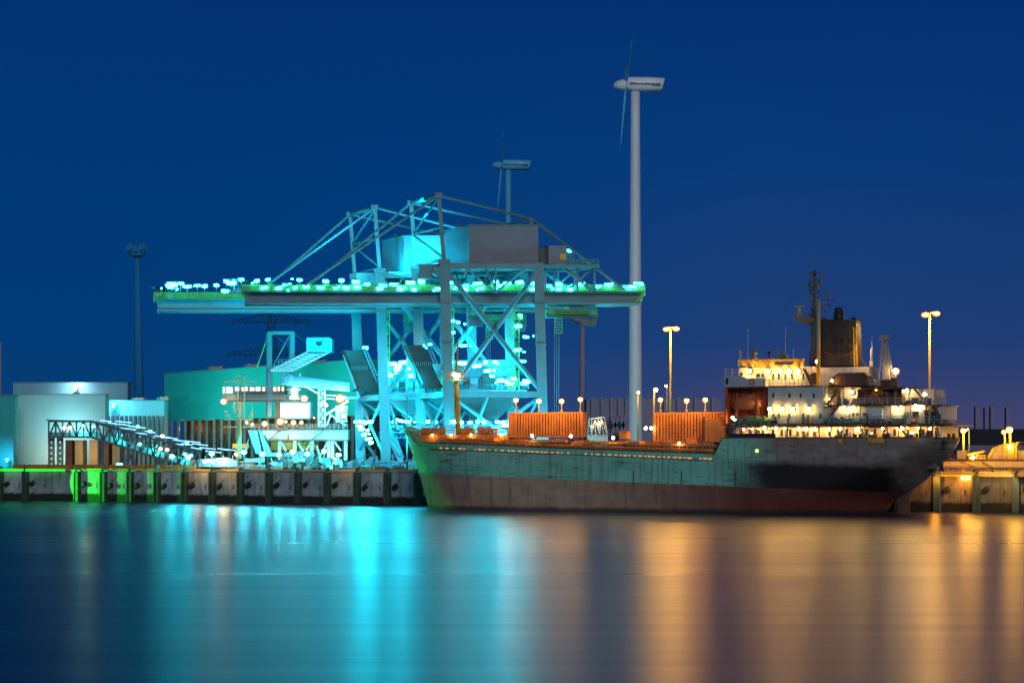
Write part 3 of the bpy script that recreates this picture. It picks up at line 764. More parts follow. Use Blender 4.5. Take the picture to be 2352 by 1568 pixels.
# funnel
fu = MB(SM)
a, b = S3(1884, 842, 0), S3(1975, 842, 0); c, d = S3(1888, 741, 0), S3(1971, 747, 0); HWF = 3.4
def rr_ring(x0, x1, hw, z, dz=0):
    pts = []
    for cx_, cy_, a0 in ((x1 - 1.2, -hw + 1.2, -90), (x1 - 1.2, hw - 1.2, 0), (x0 + 1.2, hw - 1.2, 90), (x0 + 1.2, -hw + 1.2, 180)):
        for k_ in range(5):
            a_ = R(a0 + 22.5 * k_); pts.append(V(cx_ + 1.2 * math.cos(a_), cy_ + 1.2 * math.sin(a_), z + dz * ((cx_ - x0) / (x1 - x0))))
    return pts
fu.loft([rr_ring(a.x, b.x, HWF, a.z), rr_ring(c.x, d.x, HWF * .92, c.z, -.4)])
fuo = fu.build('funnel', MT['funnel'], ship)
ft = MB(SM); ft.loft([rr_ring(c.x + .1, d.x - .1, HWF * .9, c.z - .3, -.3), rr_ring(c.x - .1, d.x + .1, HWF * .95, c.z + .5, -.3)]); ft.build('funnel_cap', MT['soot'], fuo)
ep = MB(SM); q = S3(1927, 743, 0); q2 = S3(1926, 716, 0); ep.tube(q, q2, 1.15, 1.05, 14); ep.ell(q2, 1.06, 1.06, 1.0, 0, 14, 8); ep.cut()
for x, y2, r in ((1893, 737, .7), (1960, 735, .6), (1905, 742, .5)): e1 = S3(x, 750, 0); e2 = S3(x, y2, 0); ep.tube(e1, e2, r, r, 10); ep.ell(e2, r); ep.cut()
ep.build_each('exhaust_pipe', MT['soot'], fuo, True)
for y in (853, 873):
    pass
for yy in (854, 873): pass
for gy in ((640 + 670 / 3.135) / 1.0884, (640 + 730 / 3.135) / 1.0884):
    for gx in (1035, 1095, 1148, 1186):
        X = (1760 + gx / 3.135) / 1.0884; mb = MB(SM); sbox(mb, X - 4.5, gy - 5, X + 4.5, gy + 5, -HWF - .04, .3)
        for j in range(4): sbox(mb, X - 4.8, gy - 5 + j * 2.6, X + 4.8, gy - 4.4 + j * 2.6, -HWF - .09, .1)
        mb.build('louvre_panel', MT['soot'], fuo)
pa = MB(SM); pts = [S3(1890 + 80 * i / 8, 806 + 14 * math.sin(math.pi * i / 8) - 4 * i / 8, -HWF - .12) for i in range(9)]; pa.path(pts, .16, 6); pa.build('funnel_pipe', MT['brown'], fuo)
fl = MB(SM); 
for s in (-.3, .3): fl.beam(S3(1966, 842, -HWF - .3) + V(s, 0, 0), S3(1963, 750, -HWF - .1) + V(s, 0, 0), .1)
for i in range(26): q = S3(1966, 842, -HWF - .3).lerp(S3(1963, 750, -HWF - .1), i / 26); fl.beam(q - V(.3, 0, 0), q + V(.3, 0, 0), .07)
fl.build('funnel_ladder', MT['yellow'], fuo)
light('POINT', 'funnel_deck_light', SM @ (S3(1984, 805, -6)), 1300, (1, .62, .12), ship, shadow_soft_size=.4)
# main mast
mm = MB(SM); b0 = S3(1866, 842, -1.5); b1 = S3(1871, 628, -1.5)
mm.tube(b0, b0.lerp(b1, .5), .75, .62, 12); mm.tube(b0.lerp(b1, .5), b1, .5, .3, 10)
for f in (.55, .62, .7, .78, .86): q = b0.lerp(b1, f); mm.tube(q - V(0, 0, .1), q + V(0, 0, .1), .75, .75, 10)
mmo = mm.build('main_mast', MT['steel_dark'], ship, True)
px = MB(SM); c = S3(1872, 627, -1.5); px.box(c.x - 1.7, c.x + 1.7, -2.4, -.6, c.z - .1, c.z + .1)
for dx in (-1.6, 1.6): px.beam(c + V(dx, 0, 0), c + V(dx, 0, .8), .1)
px.beam(c, c + V(.2, 0, 2.6), .07); px.ell(c + V(0, 0, .5), .35); px.build('masthead_platform', MT['steel_dark'], mmo)
py = MB(SM)
for y, xl, xr in ((669, 1850, 1912), (690, 1874, 1909), (702, 1874, 1908), (722, 1850, 1873), (733, 1874, 1902), (648, 1856, 1885)):
    py.beam(S3(xl, y, -1.5), S3(xr, y, -1.5), .13)
py.beam(S3(1897, 669, -1.5), S3(1893, 735, -1.5), .1); py.beam(S3(1908, 669, -1.5), S3(1914, 688, -1.5), .09)
for x, y in ((1912, 690), (1898, 675), (1902, 688), (1905, 700), (1858, 655), (1862, 665), (1882, 650), (1880, 668), (1878, 684), (1894, 715)): py.ell(S3(x, y, -1.5), .26, .26, .34)
for x0, y0, x1, y1 in ((1879, 640, 1886, 652), (1858, 640, 1862, 664), (1866, 676, 1874, 690), (1868, 650, 1878, 664)): sbox(py, x0, y0, x1, y1, -2.0, .8)
for i in range(40): q = b0.lerp(b1, .45 + .54 * i / 40); py.beam(q + V(-.55, -.5, 0), q + V(-.95, -.5, 0), .06)
py.beam(b0.lerp(b1, .45) + V(-.55, -.5, 0), b1 + V(-.55, -.5, 0), .07); py.beam(b0.lerp(b1, .45) + V(-.95, -.5, 0), b1 + V(-.95, -.5, 0), .07)
py.build('yardarm', MT['steel_dark'], mmo)
rp = MB(SM); rp.prism([S3(1823, 735, -2.6), S3(1822, 728, -2.6), S3(1868, 730, -2.6), S3(1868, 742, -2.6), S3(1850, 742, -2.6)], V(0, 2.2, 0))
rp.rail(S3(1823, 728, -2.6), S3(1866, 730, -2.6), 1.0, 1.2, .04); rpo = rp.build('radar_platform', MT['ochre'], mmo)
ra = MB(SM); c = S3(1836, 727, -1.5); ra.tube(c, c + V(0, 0, 1.4), .55, .3, 8); ra.tube(c + V(0, 0, 1.4), c + V(0, 0, 2.0), .3, .3, 8); ra.box(c.x - 1.1, c.x + 1.1, -1.7, -1.3, c.z + 2.0, c.z + 2.35); ra.build('radar_scanner', MT['sand'], rpo)
po = MB(SM); po.tube(S3(1880, 888, -7.6), S3(1881, 690, -7.6), .42, .26, 10); po.build('derrick_post', MT['yellow'], ship, True)
# antennas on the bridge roof
for x, y0, y1, r in ((1718, 838, 752, .05), (1734, 836, 812, .16), (1790, 840, 805, .05), (1804, 840, 752, .06), (1822, 840, 800, .04), (2000, 842, 800, .06), (2003, 842, 770, .04), (2171, 975, 890, .05)):
    mb = MB(SM); a = S3(x, y0, -5); b = S3(x, y1, -5); mb.tube(a, b, r, r * .6, 6)
    if r > .1: mb.ell(b, .55, .55, .4); mb.box(a.x - .4, a.x + .4, -5.4, -4.6, a.z, a.z + 1.4)
    else: mb.box(a.x - .2, a.x + .2, -5.2, -4.8, a.z, a.z + 1.2)
    mb.build('antenna', MT['white'], ship)
# provision crane aft
pc = MB(SM); pc.tube(S3(2035, 931, -7), S3(2035, 894, -7), .9, .8, 12)
for s in (-1, 1): pc.beam(S3(2035 + s * 4, 929, -7.4), S3(2035 + s * 22, 896, -7.4), .3)
c = S3(2035, 893, -7); pc.box(c.x - 3.8, c.x + 3.8, -8.6, -5.4, c.z - .15, c.z + .15)
pco = pc.build('provision_crane', MT['brown'], ship)
h2 = MB(SM); sbox(h2, 2022, 872, 2044, 892, -8, 2.2); sbox(h2, 2046, 868, 2058, 890, -7.8, 1.8); h2.tube(S3(2050, 880, -8.0), S3(2050, 880, -6), .9, .9, 12); h2.build('winch_house', MT['brown'], pco)
jb = MB(SM); a0, a1 = S3(2015, 886, -8), S3(2028, 775, -7.4); b0_, b1_ = S3(2052, 872, -6.2), S3(2036, 778, -6.8)
jb.beam(a0, a1, .35); jb.beam(b0_, b1_, .35); jb.beam(a1, b1_, .4)
jb.prism([S3(2026, 872, -7.0), S3(2044, 872, -7.0), S3(2036, 790, -7.0), S3(2029, 790, -7.0)], V(0, .7, 0))
for i in range(7): q = a0.lerp(a1, i / 7); jb.beam(q, q + V(.9, 0, .4), .1)
tp_ = S3(2031, 774, -7); jb.box(tp_.x - .9, tp_.x + .9, -7.8, -6.4, tp_.z - .5, tp_.z + .4)
jb.build('crane_jib', MT['beige'], pco)
c = S3(2057, 880, -6.9); yb_ = MB(SM); yb_.box(c.x - .12, c.x + .12, -7.6, -6.2, c.z - 3, c.z + 3); yb_.build('lit_guard', MT['yellow'], pco)
slamp(2057, 852, -7.4, .7, 'l_white')
# poop fittings
fl_ = MB(SM)
for x, y in ((2000, 1008), (2008, 1010), (2018, 1009), (2027, 1010), (1932, 1012), (2110, 1008)):
    t, z = st(x, y, -9.4); hw = half_beam(t, z); fl_.tube((t, -hw - .3, z), (t, -hw + .4, z), .42, .42, 10); fl_.box(t - .5, t + .5, -hw - .25, -hw + .2, z - .6, z - .35); fl_.cut()
fl_.build_each('fairlead', MT['yellow'], ship)
bp = MB(SM)
for x in (1720, 1935, 1970, 2005, 2100, 2185): 
    c = S3(x, 1001, -8.7)
    for s in (-.5, .5): bp.tube((c.x + s, c.y, c.z - .9), (c.x + s, c.y, c.z + .5), .3, .34, 8)
    bp.cut()
bp.build_each('bollard', MT['brown'], ship)
ml = MB(SM); sbox(ml, 1676, 995, 1780, 1010, -9.95, .25); ml.build('mooring_shade_panel', MT['soot'], ship); railing(1672, 1006, 1690, 984, -9.6, .6, 'mooring_railing', 'brown', .8)  # flat black panel stands in for the shade of the mooring opening
for x, y in ((1675, 1003), (1690, 1003)): pass
mp = MB(SM); 
for x in (1677, 1690, 1704): mp.beam(S3(x, 1000, -9.5), S3(x, 977, -9.5), .18); mp.cut()
mp.build_each('deck_pillar', MT['brown'], ship)
t, z = st(1739, 1035, -9.9); mb = MB(SM); hw = half_beam(t, z); mb.tube((t, -hw - .06, z), (t, -hw + .1, z), .34, .34, 14); mb.build('porthole', MT['l_port'], ship)
# faded name on the quarter: low-contrast block letters
nm = MB(SM)
for i in range(11):
    x = 2070 + i * 5.2; t, z = st(x, 1023 - i * .1, -7); hw = half_beam(t, z)
    for j in range(3): nm.box(t - .16 + (j % 2) * .05, t + .16, -hw - .05, -hw + .02, z - .35 + j * .3, z - .22 + j * .3)
    nm.box(t - .17, t - .06, -hw - .06, -hw + .02, z - .4, z + .4)
nm.build('hull_lettering', MT['grey_mark'], ship)
t, z = st(2133, 1072, -6); hw = half_beam(t, z); an = MB(SM)
an.box(t - 1.4, t + 1.2, -hw - .9, -hw + .3, z - .4, z + .1); an.box(t - 1.0, t - .4, -hw - .4, -hw + .2, z + .1, z + 2.2); an.box(t + .2, t + .8, -hw - .4, -hw + .2, z + .1, z + 2.2); an.build('stern_anchor', MT['steel_dark'], ship)
# rudder
ru = MB(SM); ru.prism([S3(2058, 1128, 0), S3(2090, 1126, 0), S3(2088, 1200, 0), S3(2066, 1200, 0)], V(0, .5, 0)); ru.build('rudder', MT['brown'], ship)
# hull edge marks: vertical fender strips
for x in (1455, 1565, 1690):
    t, z = st(x, 1080, -10); mb = MB(SM); mb.box(t - .12, t + .12, -half_beam(t, 9) - .05, -half_beam(t, 9) + .1, 6.0, 9.0); mb.build('draught_mark', MT['brown'], ship)

# --- corrugated deck containers (rest on the ship)
def corrugated(name, label, x0, y0, x1, y1, w, dw, ribs, mat, xs=None):
    ta_, za_ = st(x0, y1, w); tb_, zb_ = st(x1, y0, w)
    root = thing(name, label, 'container', SM @ V((ta_ + tb_) / 2, w + dw / 2, za_))
    mb = MB(SM); mb.box(ta_, tb_, w + .14, w + dw, za_, zb_); mb.build('container_body', MT[mat], root)
    rm = MB(SM); rs2 = random.Random(int(x0))
    for i in range(ribs):
        f = (i + .5) / ribs
        if xs is not None and rs2.random() < xs: continue
        t = ta_ + (tb_ - ta_) * f; ww = (tb_ - ta_) / ribs * .30
        rm.box(t - ww, t + ww, w - .12, w + .15, za_ + .25, zb_ - .25); rm.box(t + ww + .002, t + ww + .14, w + .05, w + .15, za_ + .25, zb_ - .25, 1)
    rm.build('corrugation', [MT[mat], MT['brown']], root)
    fr = MB(SM)
    for zz_ in (za_ + .12, zb_ - .12): fr.box(ta_ - .1, tb_ + .1, w - .08, w + .16, zz_ - .13, zz_ + .13)
    for t in (ta_, tb_): fr.box(t - .14, t + .14, w - .1, w + .16, za_ + .251, zb_ - .251)
    fr.build('frame', MT[mat], root); return root
corrugated('container_stack', 'wide orange corrugated container block on the deck left of the wind turbine', 1170, 946, 1338, 1004, -5.5, 2.4, 26, 'orange', .18)
corrugated('container_stack', 'orange corrugated container block on the deck beside the white superstructure', 1502, 946, 1672, 1014, -5.5, 3, 24, 'orange', .12)
bx = thing('deck_box', 'plain flat orange box with dark left end in front of the right container block', 'box', SM @ S3(1640, 1016, -6.5))
mb = MB(SM); sbox(mb, 1619, 958, 1666, 1014, -7.4, 1.8); mb.build('box_body', MT['orange'], bx)
mb = MB(SM); sbox(mb, 1612, 957, 1619, 1014, -7.3, 1.7); mb.build('box_end', MT['brown'], bx)

# ------------------------------------------------------------------ ship unloader cranes
DB = V(-7.6, 15, 0)            # from the river-side legs to the land-side legs
def crane(name, label, off, xl, ntip, near):
    off = Vector(off)
    N = lambda x, y, k=0.0: P(x, y, 490) + off + DB * k
    Z = lambda y: P(0, y, 490).z
    def G(x, y, Y, z=None):     # point seen at x on the plane Y with the height that y has on the near leg plane
        return V((x - CX) / F * Y, Y, Z(y)) + off
    root = thing(name, label, 'harbour crane', N(1135, 1084, .5) * 1.0)
    S = MT['steel']
    # legs
    for k in (0, 1):
        for xt, xb, wd in ((1021, 1035, 2.5), (1237, 1250, 2.4)):
            mb = MB(); mb.beam(N(xt, 604, k), N(xb, 1062, k), wd, wd * .95)
            for y in (700, 790): q = N(xt + (xb - xt) * (y - 604) / 458, y, k); mb.box(q.x - wd * .56, q.x + wd * .56, q.y - wd * .54, q.y + wd * .54, q.z - .12, q.z + .12)
            mb.build('leg', S, root)
    # bogies under the legs
    for k in (0, 1):
        for xb in (1036, 1251):
            mb = MB(); c = N(xb, 1066, k); zt = c.z
            mb.prism([c + V(-8, -.8, -2.2 + .9), c + V(8, -.8, -2.2 + .9), c + V(2.2, -.8, .9), c + V(-2.2, -.8, .9)], V(0, 1.6, 0))
            for s in (-1, 1):
                for j in range(4):
                    bxx = c.x + s * (1.3 + j * 2.0); mb.box(bxx - .8, bxx + .8, c.y - .9, c.y + .9, QZ + .75, QZ + 1.5)
            for j in range(16):
                wx = c.x - 7.8 + j * 1.04; mb.tube((wx, c.y - .45, QZ + .5), (wx, c.y + .45, QZ + .5), .48, .48, 10, 1)
            for j in range(9): wx = c.x - 8 + j * 2; mb.box(wx - .3, wx + .3, c.y - 1.1, c.y - .9, QZ + .9, QZ + 2.6, 1)
            mb.build('bogie', [S, MT['steel_dark']], root)
    # portal beams
    for k in (0, 1):
        MB().beam(N(1036, 905, k), N(1246, 905, k), 2.0, 1.35).build('portal_beam', S, root)
        MB().beam(N(1022, 612, k), N(1238, 612, k), 1.8, 1.5).build('portal_beam', S, root)
    for x in (1030, 1246): MB().beam(N(x, 905, 0), N(x, 905, 1), 1.5, 1.35).build('portal_beam', S, root)
    for x in (1022, 1237): MB().beam(N(x, 612, 0), N(x, 612, 1), 1.5, 1.4).build('portal_beam', S, root)
    # cross braces
    for k in (0, 1):
        for a, b in (((1032, 629), (1238, 893)), ((1232, 625), (1040, 893))):
            mb = MB(); mb.tube(N(*a, k), N(*b, k), .62, .62, 8); q = N(1136, 757, k); mb.ell(q, .95, .9, 1.1); mb.build('cross_brace', S, root)
        for a, b in (((1040, 911), (1140, 985)), ((1240, 911), (1140, 985)), ((1036, 1000), (1075, 1055)), ((1248, 990), (1206, 1055)), ((1040, 911), (1062, 985)), ((1120, 911), (1090, 985))):
            MB().tube(N(*a, k), N(*b, k), .42, .42, 8).build('lower_brace', S, root)
        for a, b in (((1075, 618), (1138, 672)), ((1205, 618), (1138, 672)), ((1060, 640), (1080, 612)), ((1115, 618), (1138, 660)), ((1138, 672), (1138, 612))):
            MB().tube(N(*a, k), N(*b, k), .32, .32, 6).build('upper_brace', S, root)
    for xx in (1028, 1243): MB().tube(N(xx, 905, 0), N(xx, 1040, 1), .4, .4, 8).build('lower_brace', S, root); MB().tube(N(xx, 905, 1), N(xx, 1040, 0), .4, .4, 8).build('lower_brace', S, root)
    # boom girders
    zt, zb = 669, 696
    for Y, nm in ((494, 0), (501, 1)):
        mb = MB(); e = G(1478, zt, Y)
        l0 = G(xl, zt + 1, Y); l1 = G(xl + 6, zb - 2, Y); m1 = G(xl + 90, zb, Y); r1 = G(1400, zb, Y); r2 = G(1472, zb - 5, Y)
        mb.prism([l0, l1, m1, r1, r2, e], V(0, 1.6, 0))
        for i in range(34):
            x = xl + 14 + (1466 - xl - 14) * i / 33; q = G(x, zt, Y); mb.box(q.x - .08, q.x + .08, Y + off.y - .12, Y + off.y + .02, Z(zb - 3), Z(zt))
        mb.beam(G(xl + 2, zb - 1.5, Y - .5), G(1472, zb - 1.5, Y - .5), .9, .35)
        mb.beam(G(xl, zt, Y - .6), G(1480, zt, Y - .6), 1.4, .3)
        mb.build('boom_girder', S, root)
    mb = MB()
    for i in range(20):
        x = xl + 5 + (1470 - xl - 5) * i / 19; mb.beam(G(x, 690, 495.6), G(x * 1.0, 690, 501), .5); mb.cut()
    mb.build_each('boom_cross_member', S, root)
    # walkways with railings
    for Y in (492.4, 503.4):
        mb = MB(); a = G(xl - 4, 667, Y); b = G(1482, 667, Y); mb.box(a.x, b.x, a.y - .6, a.y + .6, a.z - .15, a.z); mb.build('walkway', S, root)
        for j, yo in enumerate((-.6, .6)):
            mb = MB(); mb.rail(a + V(0, yo, 0), b + V(0, yo, 0), 1.6, 1.6, .06, 5); mb.build('walkway_railing', MT['rail'], root)
    mb = MB(); a = G(1482, 667, 492.4); b = G(1482, 667, 503.4)
    mb.rail(a, b, 1.3, 1.4, .05, 4); a2 = G(1470, 690, 493); mb.tube(a2, G(1482, 667, 492.4), .2, .2, 6); mb.tube(G(1464, 690, 493), G(1476, 672, 492.4), .2, .2, 6); mb.build('end_railing', MT['rail'], root)
    mb = MB(); mb.rail(G(xl - 4, 667, 492.4), G(xl - 4, 667, 503.4), 1.4, 1.4, .05, 4); mb.rail(G(xl - 6, 676, 493), G(xl + 16, 676, 493), 1.4, 1.4, .05, 4); mb.build('end_railing', MT['rail'], root)
    # light gantries at the boom tip
    for x in ntip:
        mb = MB(); a = G(x, 668, 493); top = G(x, 640, 493); mb.beam(a, top, .2); mb.beam(a + V(0, 9, 0), top + V(0, 9, 0), .2); mb.box(top.x - 2.6, top.x + 2.6, top.y - .3, top.y + 9.5, top.z, top.z + .2)
        q = a; mb.box(q.x - 1.4, q.x + 1.4, q.y + 2, q.y + 4, q.z, q.z + 2.0); mb.build('tip_gantry', S, root)
    # machinery house
    hx0, hx1, hy0, hy1 = 1078, 1236, 518, 606
    p0 = N(hx0, hy1); p1 = N(hx1, hy1); hz = Z(hy0); dpt = DB * .86
    mb = MB(); mb.hexa([p0, p1, p1 + dpt, p0 + dpt] + [V(q.x, q.y, hz) for q in (p0, p1, p1 + dpt, p0 + dpt)]); ho = mb.build('machinery_house', MT['house'], root)
    mb = MB()
    for q, r in ((p0, p1), (p0 + dpt, p1 + dpt), (p0, p0 + dpt), (p1, p1 + dpt)): mb.beam(V(q.x, q.y, hz + .06), V(r.x, r.y, hz + .06), .5, .25)
    mb.build('roof_edge', S, ho)
    mb = MB()
    for i in range(5):
        q = p0.lerp(p1, (i + .14) / 5.6 + .04) + dpt * .5; mb.tube(V(q.x, q.y, hz), V(q.x, q.y, hz + .55), .55, .55, 10); mb.tube(V(q.x, q.y, hz + .55), V(q.x, q.y, hz + 1.15), .9, .9, 12); mb.cut()
    mb.build_each('roof_fan', MT['steel_dark'], ho)
    mb = MB(); mb.hexa([p0 + V(-.6, -.6, -.8), p1 + V(.6, -.6, -.8), p1 + dpt + V(.6, .6, -.8), p0 + dpt + V(-.6, .6, -.8), p0 + V(-.6, -.6, -.05), p1 + V(.6, -.6, -.05), p1 + dpt + V(.6, .6, -.05), p0 + dpt + V(-.6, .6, -.05)]); mb.build('house_platform', S, root)
    mb = MB(); a = N(1260, 606); b = N(1301, 606); zt_ = Z(564); d2 = DB * .5; mb.hexa([a, b, b + d2, a + d2] + [V(q.x, q.y, zt_) for q in (a, b, b + d2, a + d2)]); an = mb.build('electrical_house', MT['house'], root)
    mb = MB(); a = N(1238, 604, .1); b = N(1259.5, 604, .1); zt_ = Z(568); mb.hexa([a, b, b + d2 * .7, a + d2 * .7] + [V(q.x, q.y, zt_) for q in (a, b, b + d2 * .7, a + d2 * .7)]); mb.build('link_corridor', MT['steel_dark'], root)
    MB().box(N(1293, 590).x - .7, N(1293, 590).x + .7, N(1293, 590).y - .08, N(1293, 590).y + .05, Z(596), Z(582)).build('notice_panel', MT['yellow'], an)
    mb = MB(); a = N(1237, 611); b = N(1376, 611); mb.beam(a, b, .8); mb.beam(a + DB * .8, b + DB * .8, .8); mb.beam(b, b + DB * .8, .6)
    for f in (.25, .5, .75): mb.beam(a.lerp(b, f), a.lerp(b, f) + DB * .8, .4)
    mb.build('rear_platform', S, root)
    mb = MB(); mb.rail(N(1302, 607), N(1318, 607), 3.2, .8, .05, 6); mb.rail(N(1302, 607), N(1375, 607), 1.2, 1.4, .05, 3); mb.rail(N(1302, 607, .6), N(1318, 607, .6), 3.2, .8, .05, 6); mb.build('platform_railing', MT['rail'], root)
    # rear boom support truss
    for k in (.12, .72):
        for a, b in (((1375, 611), (1375, 668)), ((1310, 668), (1372, 613)), ((1300, 613), (1372, 668)), ((1262, 611), (1262, 668)), ((1282, 611), (1282, 668)), ((1335, 613), (1335, 668)), ((1345, 640), (1300, 612))):
            MB().tube(N(*a, k), N(*b, k), .33, .33, 6).build('rear_truss_member', S, root)
    # apex frame and stays
    A0, A1 = N(1008, 449, 0), N(1008, 449, 1)
    for k, T_ in ((0, A0), (1, A1)):
        mb = MB(); mb.beam(N(1020, 602, k) if k == 0 else N(1020, 602, 1), T_, .95); q = N(1020, 602, k); mb.box(q.x - 1.4, q.x + 1.4, q.y - 1.4, q.y + 1.4, q.z - .5, q.z + .6); mb.build('apex_leg', S, root)
    f = lambda k, s: N(1008 + 12 * s, 449 + 153 * s, k)
    for s0, k0, s1, k1, r in ((0, 0, 0, 1, .6), (.48, 0, .48, 1, .3), (.96, 0, .96, 1, .35), (.02, 0, .47, 1, .28), (.5, 1, .94, 0, .28)):
        MB().tube(f(k0, s0), f(k1, s1), r, r, 8).build('apex_brace', S, root)
    mb = MB(); 
    for q in (A0, A1): mb.box(q.x - .9, q.x + .9, q.y - .9, q.y + .9, q.z - .6, q.z + .6); mb.cut()
    mb.build_each('apex_head', S, root)
    sx = 700 if near else 718
    for k, T_ in ((.1, A0), (.9, A1)):
        MB().tube(T_, G(sx, 655, 490 + 15 * k if k < .5 else 501.5), .36, .36, 6).build('boom_stay', S, root)
        B = N(1228, 501, k); MB().tube(T_, B, .32, .32, 6).build('back_stay', S, root)
        C = N(1442, 664, k); MB().tube(B, C, .40, .40, 6).build('back_stay', S, root)
        MB().beam(N(1228, 604, k), B, .7).build('stay_post', S, root)
        MB().tube(B, N(1188, 518, k), .2, .2, 6).build('post_brace', S, root)
    MB().beam(N(1228, 501, .1), N(1228, 501, .9), .5).build('stay_crossbar', S, root)
    # hoist sheave block at the front of the apex frame
    mb = MB(); a = N(990, 608, .0); mb.box(a.x - 3, a.x + 3.2, a.y + .5, a.y + 12, Z(640), Z(606)); mb.tube(N(1000, 625, -.1), N(1000, 625, 0), 1.2, 1.2, 14); mb.build('hoist_block', S, root)
    # trolley platform, cabin and ropes
    def trolley(x0, x1, n1, n2):
        mb = MB(); a = G(x0, 722, 494); b = G(x1, 722, 494); mb.box(a.x, b.x, a.y, a.y + 7, a.z - .25, a.z)
        mb.beam(a + V(.5, 0, 0), a + V(.5, 0, 2.8), .2); mb.beam(b - V(.5, 0, 0), b + V(-.5, 0, 2.8), .2); mb.box(a.x + 2, b.x - 2, a.y + 1, a.y + 6, a.z + .4, a.z + 1.4)
        to = mb.build('trolley', MT['steel_dark'], root)
        mb = MB(); mb.rail(a, b, 1.9, .75, .045, 5); mb.rail(a + V(0, 7, 0), b + V(0, 7, 0), 1.9, 1.0, .045, 4); mb.rail(a, a + V(0, 7, 0), 1.9, 1, .045, 4); mb.rail(b, b + V(0, 7, 0), 1.9, 1, .045, 4); mb.build('trolley_railing', MT['rail'], to)
        mb = MB(); c = G(x1 - 38, 724, 495); mb.prism([c, c + V(4.2, 0, 0), c + V(3.8, 0, -2.2), c + V(.3, 0, -2.2)], V(0, 4, 0)); mb.build('operator_cabin', MT['steel_dark'], to)
        return to
    trolley(1254, 1372, 0, 0)
    trolley(1075, 1112, 0, 0)
    mb = MB()
    for x in (1274, 1279, 1284): mb.tube(G(x, 724, 497), G(x - 1, 1045, 497), .07, .07, 5); mb.cut()
    mb.build_each('hoist_rope', MT['house'], root)
    mb = MB(); q = G(1283, 742, 494)
    for dx in (-.9, .9):
        for dy in (0, 1.4): mb.beam(q + V(dx, dy, -2.2), q + V(dx, dy, 2.2), .1)
    for i in range(7):
        for dy in (0, 1.4): mb.beam(q + V(-.9, dy, -2.2 + i * .72), q + V(.9, dy, -2.2 + i * .72), .08)
    mb.build('access_cage', MT['rail'], root)
    # zigzag stair towers
    for cx_, k in ((1198, .25), (1050, .3)):
        mb = MB(); y = 706; i = 0
        while y < 895:
            a = N(cx_ - 9, y + 22, k); b = N(cx_ + 9, y, k)
            if i % 2: a, b = N(cx_ + 9, y + 22, k), N(cx_ - 9, y, k)
            mb.beam(a, b, .8, .2); mb.beam(a + V(0, 0, 1.1), b + V(0, 0, 1.1), .08); mb.rail(N(cx_ - 12, y, k), N(cx_ + 12, y, k), 1.1, .8, .045, 3); q = N(cx_, y, k); mb.box(q.x - 1.4, q.x + 1.4, q.y - .1, q.y + 1.6, q.z - .1, q.z)
            y += 22; i += 1
        for dx in (-12, 12): mb.beam(N(cx_ + dx, 702, k), N(cx_ + dx, 897, k), .16)
        mb.build('stair_tower', MT['rail'], root)
    # machinery floor, hopper and feeder between the legs
    mb = MB(); a = N(1044, 897, .35); b = N(1236, 897, .35); mb.box(a.x, b.x, a.y, a.y + 7, Z(898), Z(893)); mb.rail(N(1044, 893, .3), N(1236, 893, .3), 1.2, 1.3, .05, 3); mb.rail(N(1044, 860, .5), N(1236, 860, .5), 1.2, 1.3, .05, 3); mb.build('machinery_floor', S, root)
    mb = MB(); a = N(1056, 892, .55); b = N(1204, 892, .55); mb.box(a.x, b.x, a.y, a.y + 5, Z(892), Z(823)); ho2 = mb.build('receiving_hopper', MT['cyan_clad'], root)
    mb = MB()
    for i in range(6):
        x = 1064 + i * 26; q = N(x, 860, .54); mb.box(q.x - .1, q.x + .1, q.y - .3, q.y, Z(892), Z(823))
    for y in (840, 862, 880): mb.beam(N(1056, y, .53), N(1204, y, .53), .3)
    mb.build('hopper_frame', S, ho2)
    mb = MB(); a0 = N(1066, 908, .45); a1 = N(1230, 908, .45); b0 = N(1120, 962, .55); b1 = N(1180, 962, .55)
    mb.hexa([b0, b1, b1 + V(0, 3, 0), b0 + V(0, 3, 0), a0, a1, a1 + V(0, 6.5, 0), a0 + V(0, 6.5, 0)]); mb.build('hopper_cone', MT['steel_dark'], root)
    mb = MB()
    for x, y, w_, h_ in ((1100, 878, 16, 24), (1150, 872, 30, 30), (1190, 880, 12, 20), (1075, 884, 12, 12)):
        q = N(x, y, .42); mb.box(q.x - w_ * .05, q.x + w_ * .05, q.y - 1, q.y + .8, q.z - h_ * .05, q.z + h_ * .05); mb.cut()
    for x in (1128, 1134): mb.path([N(x, 890, .4), N(x, 868, .4), N(x + 16, 852, .4), N(x + 40, 890, .4)], .25); mb.cut()
    mb.build_each('drive_machinery', MT['soot'], root)
    # dark covered belt feeding down to the left leg pair
    mb = MB(); tl, tr, br_, bl = N(953, 790, .3), N(994, 790, .3), N(1026, 868, .3), N(992, 880, .3)
    mb.prism([tl, tr, br_, bl], V(-1.5, 4, 0)); mb.prism([bl, br_, N(1040, 889, .3), N(980, 889, .3)], V(-1.5, 4, 0)); co = mb.build('inclined_belt', MT['soot'], root)
    mb = MB(); mb.truss(N(996, 787, .28), N(1030, 868, .28), N(1003, 785, .28), N(1036, 862, .28), 6, .22)
    for i in range(10): q0 = tl.lerp(bl, .35 + i * .022); 
    for i in range(9): q = N(970 + i * 4.6, 838, .28); mb.beam(q, q + V(0, 0, 1.0), .08)
    mb.build('belt_walkway', S, co)
    for a, b in (((963, 800), (1000, 905)), ((1000, 905), (955, 905))): MB().beam(N(*a, .5), N(*b, .5), .6).build('belt_support', S, root)
    # travelling feeder with spill lights near the quay
    mb = MB(); 
